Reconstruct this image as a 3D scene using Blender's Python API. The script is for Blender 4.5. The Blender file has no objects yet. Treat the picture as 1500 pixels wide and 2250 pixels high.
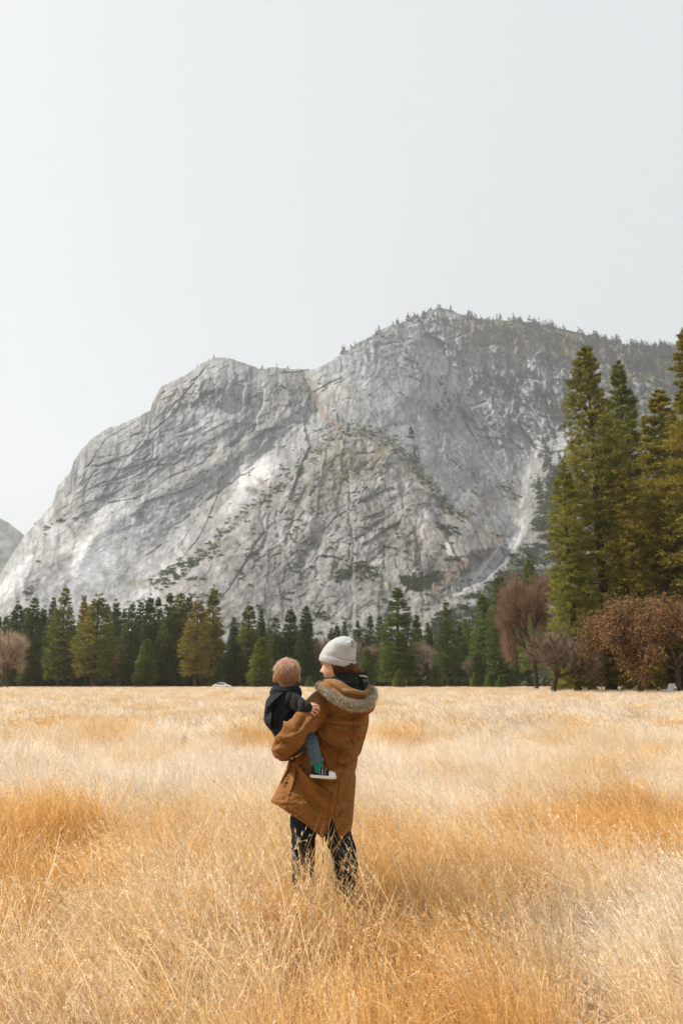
import bpy, math, random
import numpy as np
from mathutils import Vector, Matrix

S = bpy.context.scene
C = S.collection
rng = np.random.default_rng(7)
random.seed(7)

# ------------------------------------------------------------------ camera
FPX, CX, CY = 1640.0, 750.0, 1125.0          # focal length and centre in pixels of the 1500 x 2250 photograph
PITCH = math.atan(375.0 / FPX)
CAMH = 1.43
cp, sp = math.cos(PITCH), math.sin(PITCH)
cam = bpy.data.cameras.new('camera')
cam.sensor_fit = 'VERTICAL'
cam.sensor_height = 36.0
cam.sensor_width = 24.0
cam.lens = 36.0 * FPX / 2250.0
cam.clip_start = 0.05
cam.clip_end = 20000.0
cam.dof.use_dof = True
cam.dof.focus_distance = 4.15
cam.dof.aperture_fstop = 5.6
cam_o = bpy.data.objects.new('camera', cam)
C.objects.link(cam_o)
cam_o.location = (0, 0, CAMH)
cam_o.rotation_euler = (math.pi / 2 + PITCH, 0, 0)
S.camera = cam_o

# ------------------------------------------------------------------ sky, sun, exposure
SUN_EL = math.radians(46.0)
SUN_AZ = math.radians(-78.0)                  # from straight ahead (+Y), negative = towards the left
w = bpy.data.worlds.new('World')
S.world = w
w.use_nodes = True
nt = w.node_tree
nt.nodes.clear()
out = nt.nodes.new('ShaderNodeOutputWorld')
bg = nt.nodes.new('ShaderNodeBackground')
sky = nt.nodes.new('ShaderNodeTexSky')
sky.sky_type = 'NISHITA'
sky.sun_disc = False
sky.sun_elevation = SUN_EL
sky.sun_rotation = SUN_AZ
sky.air_density = 1.0
sky.dust_density = 4.0
sky.ozone_density = 1.0
veil = nt.nodes.new('ShaderNodeMix')          # a thin even layer of high cloud over the clear sky
veil.data_type = 'RGBA'
veil.inputs[0].default_value = 0.93
veil.inputs[7].default_value = (5.5, 5.76, 5.82, 1.0)
nt.links.new(sky.outputs[0], veil.inputs[6])
nt.links.new(veil.outputs[2], bg.inputs[0])
bg.inputs[1].default_value = 0.1
nt.links.new(bg.outputs[0], out.inputs[0])

sun = bpy.data.lights.new('sun', 'SUN')
sun.energy = 5.0
sun.angle = math.radians(1.5)
sun.color = (1.0, 0.93, 0.82)
sun_o = bpy.data.objects.new('sun', sun)
C.objects.link(sun_o)
sv = Vector((math.sin(SUN_AZ) * math.cos(SUN_EL), math.cos(SUN_AZ) * math.cos(SUN_EL), math.sin(SUN_EL)))
sun_o.rotation_euler = sv.to_track_quat('Z', 'Y').to_euler()

S.view_settings.view_transform = 'Standard'
S.view_settings.look = 'None'
S.view_settings.exposure = 0.45
S.view_settings.gamma = 1.0
S.view_settings.use_curve_mapping = False
S.render.engine = 'CYCLES'
S.cycles.max_bounces = 7
S.cycles.diffuse_bounces = 3
S.cycles.glossy_bounces = 2
S.cycles.transmission_bounces = 4
S.cycles.transparent_max_bounces = 8
S.cycles.volume_bounces = 1
S.cycles.use_denoising = True

# ------------------------------------------------------------------ helpers
def at(px, py, Y):
    """World point at forward distance Y seen at (px, py) of the photograph; works on arrays."""
    px = np.asarray(px, float); py = np.asarray(py, float); Y = np.asarray(Y, float)
    a = (px - CX) / FPX; b = (CY - py) / FPX
    s = Y / (cp - b * sp)
    return np.stack([a * s, Y + 0 * s, CAMH + s * (sp + b * cp)], -1)

def proj(P):
    P = np.asarray(P, float)
    y = P[..., 1]; z = P[..., 2] - CAMH
    d = y * cp + z * sp; u = -y * sp + z * cp
    return CX + FPX * P[..., 0] / d, CY - FPX * u / d

def ground_at(px, py):
    a = (px - CX) / FPX; b = (CY - py) / FPX
    s = -CAMH / (sp + b * cp)
    return a * s, s * (cp - b * sp)

def _hash(ix, iy, iz, seed):
    h = (ix * 374761393 + iy * 668265263 + iz * 2147483647 + seed * 974634777) & 0xFFFFFFFF
    h = ((h ^ (h >> 13)) * 1274126177) & 0xFFFFFFFF
    h = ((h ^ (h >> 16)) * 2246822519) & 0xFFFFFFFF
    return ((h ^ (h >> 15)) & 0xFFFFFF) / float(0xFFFFFF)

def vnoise(x, y, z=0.0, seed=0):
    """Smooth value noise in -1..1."""
    x, y, z = np.broadcast_arrays(np.asarray(x, float), np.asarray(y, float), np.asarray(z, float))
    ix = np.floor(x).astype(np.int64); iy = np.floor(y).astype(np.int64); iz = np.floor(z).astype(np.int64)
    fx, fy, fz = x - ix, y - iy, z - iz
    ux = fx * fx * fx * (fx * (fx * 6 - 15) + 10)
    uy = fy * fy * fy * (fy * (fy * 6 - 15) + 10)
    uz = fz * fz * fz * (fz * (fz * 6 - 15) + 10)
    r = 0
    for dx in (0, 1):
        for dy in (0, 1):
            for dz in (0, 1):
                wgt = (ux if dx else 1 - ux) * (uy if dy else 1 - uy) * (uz if dz else 1 - uz)
                r = r + wgt * _hash(ix + dx, iy + dy, iz + dz, seed)
    return r * 2 - 1

def fbm(x, y, z=0.0, octv=4, seed=0, gain=0.5, lac=2.03):
    a, s, t = 1.0, 0.0, 0.0
    for i in range(octv):
        s = s + a * vnoise(np.asarray(x) * lac ** i, np.asarray(y) * lac ** i, np.asarray(z) * lac ** i, seed + i * 17)
        t += a; a *= gain
    return s / t

def ridged(x, y, z=0.0, octv=4, seed=0, gain=0.5, lac=2.1):
    a, s, t = 1.0, 0.0, 0.0
    for i in range(octv):
        s = s + a * (1 - np.abs(vnoise(np.asarray(x) * lac ** i, np.asarray(y) * lac ** i, np.asarray(z) * lac ** i, seed + i * 31)))
        t += a; a *= gain
    return s / t

def sstep(a, b, x):
    t = np.clip((np.asarray(x, float) - a) / (b - a), 0, 1)
    return t * t * (3 - 2 * t)

def poly_dist(x, y, pts):
    """Distance of points to a polyline and the signed side (positive = on the left of its direction)."""
    best = np.full(np.shape(x), 1e9); side = np.zeros(np.shape(x)); along = np.zeros(np.shape(x))
    L = 0.0
    for (x0, y0), (x1, y1) in zip(pts[:-1], pts[1:]):
        dx, dy = x1 - x0, y1 - y0
        l2 = dx * dx + dy * dy; l = math.sqrt(l2)
        t = np.clip(((x - x0) * dx + (y - y0) * dy) / l2, 0, 1)
        d = np.hypot(x - x0 - t * dx, y - y0 - t * dy)
        m = d < best
        best = np.where(m, d, best)
        side = np.where(m, np.sign(dx * (y - y0) - dy * (x - x0)), side)
        along = np.where(m, L + t * l, along)
        L += l
    return best, side, along

def mesh_np(name, V, faces, mat=None, smooth=True, cols=None, mats=None, midx=None, fattr=None):
    """V (n,3); faces: (m,k) int array or list of such arrays; cols: (n,3) point colour attribute 'col'."""
    V = np.asarray(V, np.float32)
    if not isinstance(faces, list): faces = [faces]
    faces = [np.asarray(f, np.int32) for f in faces if len(f)]
    me = bpy.data.meshes.new(name)
    nl = sum(f.size for f in faces); nf = sum(len(f) for f in faces)
    me.vertices.add(len(V)); me.vertices.foreach_set('co', V.ravel())
    me.loops.add(nl); me.loops.foreach_set('vertex_index', np.concatenate([f.ravel() for f in faces]))
    me.polygons.add(nf)
    tot = np.concatenate([np.full(len(f), f.shape[1], np.int32) for f in faces])
    st = np.concatenate([[0], np.cumsum(tot)[:-1]]).astype(np.int32)
    me.polygons.foreach_set('loop_start', st)
    me.polygons.foreach_set('loop_total', tot)
    me.polygons.foreach_set('use_smooth', np.full(nf, bool(smooth)))
    if mats:
        for m in mats: me.materials.append(m)
        if midx is not None: me.polygons.foreach_set('material_index', np.asarray(midx, np.int32))
    elif mat: me.materials.append(mat)
    me.update(calc_edges=True)
    if cols is not None:
        a = me.color_attributes.new('col', 'FLOAT_COLOR', 'POINT')
        cc = np.ones((len(V), 4), np.float32); cc[:, :3] = cols
        a.data.foreach_set('color', cc.ravel())
    return me

def link(name, me, parent=None, loc=None, rot=None, **props):
    o = bpy.data.objects.new(name, me)
    C.objects.link(o)
    if parent is not None: o.parent = parent
    if loc is not None: o.location = loc
    if rot is not None: o.rotation_euler = rot
    for k, v in props.items(): o[k] = v
    return o

def grid_faces(nr, nc, wrap=False):
    r = np.arange(nr - 1)[:, None]; c = np.arange(nc if wrap else nc - 1)[None, :]
    c2 = (c + 1) % nc
    return np.stack([r * nc + c, r * nc + c2, (r + 1) * nc + c2, (r + 1) * nc + c], -1).reshape(-1, 4)

# ------------------------------------------------------------------ material helper
def node_mat(name, rough=0.8, spec=0.3):
    m = bpy.data.materials.new(name); m.use_nodes = True
    t = m.node_tree; t.nodes.clear()
    o = t.nodes.new('ShaderNodeOutputMaterial'); b = t.nodes.new('ShaderNodeBsdfPrincipled')
    b.inputs['Roughness'].default_value = rough
    b.inputs['Specular IOR Level'].default_value = spec
    t.links.new(b.outputs[0], o.inputs[0])
    return m, t, b, o

def N(t, kind, **kw):
    n = t.nodes.new(kind)
    for k, v in kw.items():
        if k.startswith('i_'):
            n.inputs[int(k[2:]) if k[2:].isdigit() else k[2:].replace('_', ' ')].default_value = v
        else: setattr(n, k, v)
    return n

def mixc(t, fac, a, b, blend='MIX'):
    n = t.nodes.new('ShaderNodeMix'); n.data_type = 'RGBA'; n.blend_type = blend
    for i, v in ((0, fac), (6, a), (7, b)):
        if hasattr(v, 'links') or hasattr(v, 'is_linked'): t.links.new(v, n.inputs[i])
        elif i == 0: n.inputs[0].default_value = v
        else: n.inputs[i].default_value = (*v, 1) if len(v) == 3 else v
    return n.outputs[2]

def ramp(t, src, stops):
    n = t.nodes.new('ShaderNodeValToRGB'); t.links.new(src, n.inputs[0])
    e = n.color_ramp.elements
    while len(e) > 1: e.remove(e[-1])
    for i, (p, c) in enumerate(stops):
        x = e[0] if i == 0 else e.new(p)
        x.position = p; x.color = (c, c, c, 1) if not hasattr(c, '__len__') else (*c, 1)
    return n.outputs[0]

def noise_tex(t, vec, scale, detail=4, rough=0.55, scl=None, dist=0.0):
    n = t.nodes.new('ShaderNodeTexNoise')
    n.inputs['Scale'].default_value = scale; n.inputs['Detail'].default_value = detail
    n.inputs['Roughness'].default_value = rough; n.inputs['Distortion'].default_value = dist
    if scl:
        mp = t.nodes.new('ShaderNodeMapping'); mp.inputs['Scale'].default_value = scl
        t.links.new(vec, mp.inputs[0]); vec = mp.outputs[0]
    t.links.new(vec, n.inputs['Vector'])
    return n.outputs[0]

def bump(t, b, h, strength=0.3, dist=0.01):
    n = t.nodes.new('ShaderNodeBump'); n.inputs['Strength'].default_value = strength; n.inputs['Distance'].default_value = dist
    t.links.new(h, n.inputs['Height']); t.links.new(n.outputs[0], b.inputs['Normal'])
# ================================================================== the granite mountain
SKYLINE = [(-500,1500),(-260,1400),(-60,1308),(0,1262),(30,1214),(53,1179),(85,1143),(115,1109),(128,1067),(140,1052),(155,1040),(163,1012),(176,992),(200,965),(235,941),(262,934),(300,918),(331,901),
           (336,882),(344,868),(355,848),(380,836),(405,826),(432,806),(459,790),(485,785),(512,789),(555,805),(576,812),(592,806),(640,811),(693,811),
           (732,790),(752,776),(780,756),(800,746),(844,721),(887,707),(929,692),(950,680),(967,676),(990,681),(1010,690),(1041,700),(1073,702),(1110,704),(1153,706),(1190,714),
           (1233,722),(1297,738),(1367,755),(1420,763),(1500,760),(1620,775),(1800,850),(2100,960)]
sx = np.array([p[0] for p in SKYLINE], float); sy = np.array([p[1] for p in SKYLINE], float)

def skyline(px):
    y = np.interp(px, sx, sy)
    y = y + 2.2 * fbm(px / 9.0, 0 * px, 3.3, 3, 5) * np.where((px > 60), 1, .6)
    return y

# boundaries between the masses, in photograph pixels
A_RIGHT = [(640,800),(668,838),(690,872),(706,905),(738,938),(760,970),(740,1010),(760,1100),(780,1200),(760,1500)]
C_LEFT = [(120,1480),(300,1345),(372,1275),(430,1225),(480,1178),(545,1120),(600,1078),(650,1035),(700,985),(745,948),(790,942)]
C_RIGHT = [(790,942),(835,958),(880,990),(912,1030),(950,1075),(985,1120),(1020,1140),(1065,1175),(1100,1200),(1040,1280),(950,1400)]
C_EDGE = C_LEFT + C_RIGHT[1:]
D_EDGE = [(905,1440),(960,1352),(1015,1318),(1062,1285),(1110,1240),(1150,1185),(1185,1110),(1215,1035),(1260,960),(1330,905),(1500,800),(1900,600)]

def cells(u, v, seed, tilt=.8):
    """Faceted blocks: every cell is a plane with its own height and tilt; returns (height, distance to the joint)."""
    iu = np.floor(u).astype(np.int64); iv = np.floor(v).astype(np.int64)
    b1 = np.full(np.shape(u), 9.0); b2 = np.full(np.shape(u), 9.0); h = np.zeros(np.shape(u))
    for du in (-1, 0, 1):
        for dv in (-1, 0, 1):
            ju, jv = iu + du, iv + dv
            pu = ju + _hash(ju, jv, 0, seed); pv_ = jv + _hash(ju, jv, 1, seed)
            a, c = u - pu, v - pv_
            d = a * a + c * c
            hh = (_hash(ju, jv, 2, seed) - .5) + tilt * (a * (_hash(ju, jv, 3, seed) - .5) + c * (_hash(ju, jv, 4, seed) - .5))
            m = d < b1
            b2 = np.where(m, b1, np.minimum(b2, d)); h = np.where(m, hh, h); b1 = np.where(m, d, b1)
    return h, np.sqrt(b2) - np.sqrt(b1)

def in_poly_side(px, py, pts):
    d, s, _ = poly_dist(px, py, pts)
    return d * s

def mountain_depth(px, py, detail=True):
    top = skyline(px)
    # B: the far wall and summit
    yb = np.interp(py, [640, 760, 950, 1200, 1500], [2150, 2060, 1800, 1400, 1120]) - 0.10 * (px - 900)
    yb = yb + 90 * sstep(20, 0, py - top) * 0.6
    gul = poly_dist(px, py, [(655,812),(700,895),(745,945),(800,950)])[0]
    yb = yb + 70 * np.exp(-(gul / 32) ** 2)
    g2 = poly_dist(px, py, [(965,700),(940,800),(960,900),(1000,1000),(1060,1110)])[0]
    yb = yb + 28 * np.exp(-(g2 / 22) ** 2)
    g3 = poly_dist(px, py, [(1060,770),(1120,830),(1190,860),(1230,940)])[0]
    yb = yb + 30 * np.exp(-(g3 / 18) ** 2)
    # A: the left dome, slabs rising from lower left to upper right
    ya = np.interp(py, [760, 830, 900, 1000, 1150, 1400, 1500], [1560, 1500, 1440, 1330, 1170, 900, 840])
    edge = np.maximum(py - top, 0)
    ya = ya + 150 * np.exp(-edge / 26.0) + 60 * np.exp(-edge / 90.0)
    sa = in_poly_side(px, py, A_RIGHT)               # positive = outside
    ya = ya + np.maximum(-sa, 0) * 3.0 + 30 * np.exp(-(sa / 20) ** 2)
    ya = ya + 0.16 * (px - 350)
    for pts, amp, wd in (([(120,1235),(250,1140),(400,1050),(520,985),(640,900)], 26, 13),
                         ([(300,1260),(420,1165),(530,1095),(610,1010)], 22, 10),
                         ([(60,1330),(160,1260),(230,1130),(290,1090)], 16, 10),
                         ([(420,905),(500,925),(620,880)], 14, 9),
                         ([(430,1130),(520,1075),(600,1000),(700,940)], 20, 8)):
        d, s, _ = poly_dist(px, py, pts)
        ya = ya + .45 * amp * np.tanh(-s * d / wd) * np.exp(-(d / 40) ** 2) - amp * .4 * np.exp(-(d / wd) ** 2)
    # C: the nearer buttress in the middle
    yc = np.interp(py, [930, 1000, 1150, 1400, 1500], [1290, 1170, 1000, 760, 700])
    sc = in_poly_side(px, py, C_EDGE)
    yc = yc + np.maximum(-sc, 0) * 3.2 + 34 * np.exp(-(sc / 24) ** 2)
    for pts, amp, wd in (([(640,1330),(700,1200),(760,1100),(800,1000)], 22, 26), ([(860,1330),(850,1200),(880,1090)], 20, 18),
                         ([(940,1280),(990,1180),(960,1110)], 20, 16), ([(560,1330),(640,1210),(700,1100)], -16, 20)):
        d, s, _ = poly_dist(px, py, pts)
        yc = yc + .35 * amp * np.exp(-(d / wd) ** 2)
    # D: the wooded slope on the right
    yd = np.interp(py, [600, 800, 1000, 1200, 1400, 1500], [2200, 2000, 1500, 1000, 660, 540])
    sd = in_poly_side(px, py, D_EDGE)
    yd = yd + np.maximum(-sd, 0) * 4.0 + 20 * fbm(px / 30, py / 30, 0, 4, 97)
    k = 22.0
    stack = np.stack([yb, ya, yc, yd], 0)
    m = stack.min(0)
    Y = m - k * np.log(np.exp(-(stack - m) / k).sum(0))
    which = np.argmin(stack, 0)
    if detail:
        P = at(px, py, Y)
        X, Z = P[..., 0], P[..., 2]
        wx = X + 26 * fbm(X / 160, Z / 160, 0, 3, 91); wz = Z + 26 * fbm(X / 160, Z / 160, 5, 3, 92)
        # left dome: joints dip along the slope; others: steep cracks
        diag = (wx * 0.66 + wz * 0.75); dn = (-wx * 0.75 + wz * 0.66)
        r_d = ridged(diag / 190, dn / 34, 1, 5, 11, .55)
        r_v = ridged(wx / 42, wz / 210, 2, 5, 12, .55)
        big = fbm(wx / 170, wz / 210, 3, 4, 13)
        fine = fbm(X / 13, Z / 17, 4, 4, 14, .6)
        blk = np.abs(vnoise(wx / 38, wz / 52, 0, 15)) + .5 * np.abs(vnoise(wx / 17, wz / 21, 0, 16))
        aw = sstep(15, -15, in_poly_side(px, py, A_RIGHT) * -1)
        cw = (which == 2)
        slab = sstep(1040, 1200, py + .25 * (250 - px)) * sstep(560, 300, px)
        amp = np.where(cw, .9, 1.0) * (1 - .74 * slab)
        mixd = np.where(cw, .30, np.clip(aw, 0, 1) * sstep(860, 960, py) * .8)
        ja = 6 * fbm(X / 45, Z / 45, 1, 4, 93, .6); jb = 6 * fbm(X / 45, Z / 45, 7, 4, 94, .6)
        c1, e1 = cells((diag + ja) / 95, (dn + jb) / 42, 301)
        c2, e2 = cells((diag + jb) / 40, (dn + ja) / 16, 302)
        c3, e3 = cells((X + ja) / 30, (Z + jb) / 85, 303)
        c4, e4 = cells((X + jb) / 11, (Z + ja) / 26, 304)
        c5, e5 = cells((X + .4 * ja) / 7, (Z + .4 * jb) / 8, 305)
        md = np.clip(mixd, 0, 1)
        rel = (r_d - .62) * 16 * md + (r_v - .62) * 24 * (1 - md * .8)
        rel = rel + md * (c1 * 46 + c2 * 24) + (1 - md) * (c3 * 40 + c4 * 20) + c5 * 9 + c4 * 7 + md * c1 * 12
        c6, e6 = cells((X + ja) / 78, (Z + jb) / 230, 306, 1.9)
        c7, e7 = cells((X + ja) / 33, (Z + jb) / 120, 307, 1.6)
        rel = rel + (1 - .75 * md) * (c6 * 62 + c7 * 30 + 16 * sstep(.07, 0, e6))
        rel = rel + 7 * (sstep(.14, 0, e2) * md + sstep(.12, 0, e4) * (1 - md)) + 9 * sstep(.1, 0, e1) * md
        brk = .50 + .60 * sstep(-.25, .35, fbm(X / 210 + 3, Z / 210, 2, 3, 98))
        rel = rel * .50 * brk - (big * 17)
        far = np.exp(-np.maximum(py - top, 0) / 6)
        Y = Y + (rel * amp + fine * 4 * (1 - .6 * slab)) * (1 - .8 * far) * (Y / 1500)
        jag = sstep(.55, .8, ridged(diag / 120, dn / 22, 7, 3, 44)) * sstep(-.1, .4, fbm(X / 150, Z / 150, 9, 2, 45))
        Y = Y + 10 * jag * amp * md
    return Y, which

NCX, NRY = 860, 400
pxs = np.concatenate([np.linspace(-420, -20, 40, endpoint=False), np.linspace(-20, 1520, NCX - 80), np.linspace(1530, 2000, 40)])
tt = np.linspace(0, 1, NRY)
PX = np.repeat(pxs[None, :], NRY, 0)
TOP = skyline(PX)
BOT = 1500.0
PY = TOP + (BOT - TOP) * tt[:, None] ** 1.05
PY[:, :] = np.maximum(PY, TOP)
Yd, WHICH = mountain_depth(PX, PY)
MV = at(PX, PY, Yd)
# the hidden far side: the surface folds back behind the crest and falls away
back = []
crest = MV[0]
for dy, dz in ((40, -6), (110, -30), (260, -110), (520, -320), (900, -900)):
    b_ = crest.copy(); b_[:, 1] += dy; b_[:, 2] = np.maximum(b_[:, 2] + dz, -0.5); back.append(b_)
foot = MV[-1].copy(); foot[:, 2] = -0.6
allv = np.concatenate([np.array(back[::-1]).reshape(-1, 3), MV.reshape(-1, 3), foot.reshape(-1, 3)])
nb = len(back)
MF = grid_faces(nb + NRY + 1, len(pxs))
MF = MF[:, ::-1]
# colour of the rock itself: clean pale slabs, stained walls, soil and scree
def stain(px, py):
    P = at(px, py, 1300.0); X, Z = P[..., 0], P[..., 2]
    g = 0.228 + 0.06 * fbm(X / 90, Z / 90, 0, 4, 61) + .05 * fbm(X / 11, Z / 20, 0, 4, 62, .65)
    wx = X + 25 * fbm(X / 70, Z / 70, 0, 2, 63)
    streak = fbm(wx / 7.0, Z / 130, 0, 4, 64, .6)
    top = skyline(px)
    inC0 = sstep(-6, 14, in_poly_side(px, py, C_EDGE))
    wall = sstep(260, 60, py - top)
    g = g - .13 * (1 - .6 * inC0) * sstep(-.05, .4, streak) * (.30 + wall * .70)
    streak2 = fbm((X + 8 * fbm(X / 40, Z / 40, 5, 2, 99)) / 3.2, Z / 60, 0, 3, 100, .6)
    g = g + .09 * streak2 * (.4 + .6 * wall)
    mA = sstep(15, -15, -in_poly_side(px, py, A_RIGHT)) * sstep(860, 960, py) * .8 + .2
    slab_ = sstep(1040, 1200, py + .25 * (250 - px)) * sstep(560, 300, px)
    g = g + .085 * slab_
    dark = sstep(.15, .55, fbm(wx / 34, Z / 50, 0, 4, 65))
    g = g - .06 * dark
    g = g * (1 + .30 * fbm(X / 24, Z / 30, 6, 3, 201) + .34 * fbm(X / 7, Z / 9, 6, 3, 202)) * (1 - .42 * mA * sstep(.34, .62, fbm((X * .66 + Z * .75) / 26, (-X * .75 + Z * .66) / 8, 6, 4, 203, .6)))
    ja = 6 * fbm(X / 45, Z / 45, 1, 4, 93, .6); jb = 6 * fbm(X / 45, Z / 45, 7, 4, 94, .6)
    _h, ea = cells((X * .66 + Z * .75 + jb) / 40, (-X * .75 + Z * .66 + ja) / 16, 402)
    _k, eb = cells((X + jb) / 11, (Z + ja) / 26, 404)
    _h6, e6 = cells((X + ja) / 78, (Z + jb) / 230, 306, 1.9)
    _h7, e7 = cells((X + ja) / 33, (Z + jb) / 120, 307, 1.6)
    g = g * (1 - (1 - .7 * mA) * (.42 * sstep(.045, 0, e6) + .30 * sstep(.06, 0, e7) * sstep(-.1, .3, fbm(X / 60, Z / 60, 3, 2, 308))))
    patchy = sstep(-.25, .35, fbm(X / 55, Z / 55, 8, 3, 95))
    g = g * (1 + .13 * _h + .16 * _k) * (1 - .40 * sstep(.07, .0, ea) * sstep(.35, .9, patchy)) * (1 - .34 * sstep(.10, 0, eb) * sstep(.65, .1, patchy))
    g = g + .04 * fbm(X / 4, Z / 4, 0, 3, 96)
    diag = (X * 0.66 + Z * 0.75); dn = (-X * 0.75 + Z * 0.66)
    crack = ridged((diag + 18 * fbm(X / 40, Z / 40, 0, 2, 70)) / 90, (dn + 14 * fbm(X / 30, Z / 30, 2, 3, 71)) / 15, 0, 4, 66, .6)
    g = g * (1 - .38 * mA * (1 - .7 * slab_) * sstep(.80, .93, crack) * sstep(-.3, .3, fbm(X / 60, Z / 60, 1, 2, 68)))
    vcr = ridged((wx) / 16, Z / 90, 0, 4, 69, .6)
    g = g * (1 - .50 * (1 - .7 * mA) * (1 - .8 * slab_) * sstep(.80, .93, vcr) * sstep(-.4, .2, fbm(X / 80, Z / 80, 2, 2, 67)))
    pale = 0
    for cx_, cy_, rx, ry, an, a_ in ((205,1225,95,42,-50,.75),(30,1275,80,20,-48,.6),(560,1035,58,42,-40,.85),(460,925,34,22,-35,.5),(360,1265,60,26,-40,.25),(230,1125,50,16,-40,.55),
                                 (515,1100,60,15,-48,.5),(1182,960,11,58,5,.6),(1152,1070,8,62,14,.3),(1088,1228,72,17,-45,1.0),(1015,1285,62,16,-38,.8),
                                 (980,1200,34,10,62,.55),(925,1165,40,14,70,.35),(1130,1130,40,11,60,.45),(880,870,50,30,-50,.3),(700,1215,60,22,-30,.2),(430,960,40,12,-38,.35)):
        a = math.radians(an); dx = px - cx_; dy = py - cy_
        u = (dx * math.cos(a) + dy * math.sin(a)) / rx; v = (-dx * math.sin(a) + dy * math.cos(a)) / ry
        rr = np.hypot(u, v) + .45 * fbm(px / 22, py / 22, 0, 4, 77)
        pale = np.maximum(pale, a_ * sstep(1.15, .55, rr))
    g = g + .26 * pale
    col = np.stack([g * 1.0, g * 1.005, g * 1.03], -1)
    # warm tint in places
    warm = sstep(.1, .6, fbm(X / 75, Z / 75, 4, 3, 81))[..., None]
    col = col * (1 - warm * np.array([0, .03, .08]))
    # the middle buttress is browner, with dry grass on its ledges
    inC = sstep(-6, 14, in_poly_side(px, py, C_EDGE))
    col = col * (1 - inC[..., None] * np.array([.05, .09, .13]))
    led = sstep(.50, .78, ridged(diag / 60, dn / 13, 5, 4, 83, .6) * (.78 + .4 * fbm(X / 50, Z / 50, 6, 3, 84)))
    vega = (inC * (.75 * sstep(1150, 960, py) + .22) + .10 * (1 - inC)) * led
    for pts, wd, a_ in ((C_LEFT[3:], 9, .7), (C_RIGHT[:6], 16, .8), ([(300,1290),(372,1268),(450,1215),(480,1190)], 20, .6), ([(740,1268),(800,1250),(860,1290)], 20, .8),
                        ([(660,830),(700,895),(745,945)], 12, .45)):
        d = poly_dist(px, py, pts)[0]
        vega = np.maximum(vega, a_ * sstep(wd, wd * .25, d + 16 * fbm(px / 14, py / 11, 0, 4, 85)) * sstep(-.45, .15, fbm(px / 7, py / 7, 1, 3, 185)))
    topC = inC * sstep(1120, 965, py + .25 * np.abs(px - 820)) * sstep(-.15, .25, fbm(px / 10 + py / 30, py / 8, 2, 4, 186))
    vega = np.maximum(vega, .8 * topC)
    inD = sstep(-8, 20, in_poly_side(px, py, D_EDGE))
    vega = np.maximum(vega, inD * .8 * sstep(-.1, .25, fbm(px / 14 + 1.5 * fbm(px / 20, py / 20, 0, 3, 7), py / 10 - px / 30, 0, 5, 86, .65)))
    ridgeveg = sstep(975, 1060, px) * sstep(95, 40, (py - top) + 30 * fbm(px / 40, py / 30, 0, 3, 87))
    vega = np.maximum(vega, ridgeveg)
    vc = np.where(inD[..., None] > .5, np.array([.10, .105, .06]), np.array([.12, .10, .055])) * (1 + .35 * fbm(px / 8, py / 8, 0, 3, 88)[..., None])
    col = col * (1 - vega[..., None]) + vc * vega[..., None]
    red = 0
    for pts, wd in (([(690,868),(706,905),(738,938)], 9), ([(1022,1122),(1040,1150),(1068,1172),(1105,1192)], 12), ([(1085,1200),(1030,1228),(975,1272),(945,1300)], 13), ([(1050,1118),(1075,1105),(1100,1085)], 6),
                    ([(560,1050),(585,1070)], 7)):
        d = poly_dist(px, py, pts)[0]
        red = np.maximum(red, sstep(wd, wd * .2, d + 6 * fbm(px / 9, py / 9, 0, 3, 89)))
    col = col * (1 - .55 * red[..., None]) + np.array([.17, .10, .065]) * .55 * red[..., None]
    return np.clip(col, .015, .7), vega

mc, MVEG = stain(PX, PY)
mcol = np.concatenate([np.repeat(mc[:1], nb, 0).reshape(-1, 3), mc.reshape(-1, 3), mc[-1]])
rock, t, b, o_ = node_mat('granite', .9, .2)
at_ = N(t, 'ShaderNodeAttribute', attribute_name='col')
tc = N(t, 'ShaderNodeTexCoord')
n1 = noise_tex(t, tc.outputs['Object'], .11, 8, .68)
n2 = noise_tex(t, tc.outputs['Object'], .05, 6, .6, (1, 1, .16))
f1 = ramp(t, n1, [(.3, .72), (.5, 1.0), (.72, 1.22)])
f2 = ramp(t, n2, [(.32, .80), (.5, 1.0), (.7, 1.1)])
c = mixc(t, 1.0, at_.outputs[0], f1, 'MULTIPLY'); c = mixc(t, 1.0, c, f2, 'MULTIPLY')
t.links.new(c, b.inputs['Base Color'])
n3 = noise_tex(t, tc.outputs['Object'], .16, 8, .7)
bump(t, b, n3, .6, 2.0)
mme = mesh_np('mountain', allv, MF, rock, True, mcol)
link('mountain', mme, kind='structure', label='grey granite mountain with a rounded dome and a higher wooded summit', category='mountain')

# far hill on the left, several kilometres off
hx = np.linspace(-1100, 140, 200); ht = np.linspace(0, 1, 60)
HT = np.interp(hx, [-1100, -500, -200, -60, 0, 18, 28, 45, 56, 70, 140], [1000, 1060, 1090, 1125, 1139, 1147, 1156, 1168, 1180, 1200, 1290]) + 2.0 * fbm(hx / 8, 0 * hx, 0, 3, 21)
HPX = np.repeat(hx[None], 60, 0); HPY = HT[None] + (1500 - HT[None]) * ht[:, None]
HY = 3350 - 900 * ht[:, None] + 70 * ridged(HPX / 40, HPY / 60, 0, 5, 22) + 30 * fbm(HPX / 8, HPY / 8, 0, 3, 24)
HV = at(HPX, HPY, HY)
hb = HV[0].copy(); hb[:, 1] += 380; hb[:, 2] -= 250; hb[:, 2] = np.maximum(hb[:, 2], 0)
hcol = np.array([.16, .155, .15]) + .07 * fbm(HPX / 10, HPY / 12, 0, 4, 25)[..., None]
hv = sstep(-.1, .25, fbm(HPX / 9, HPY / 7, 3, 4, 26))[..., None]
hcol = hcol * (1 - hv) + np.array([.035, .05, .04]) * hv
hcol = np.clip(hcol, .01, 1)
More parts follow.
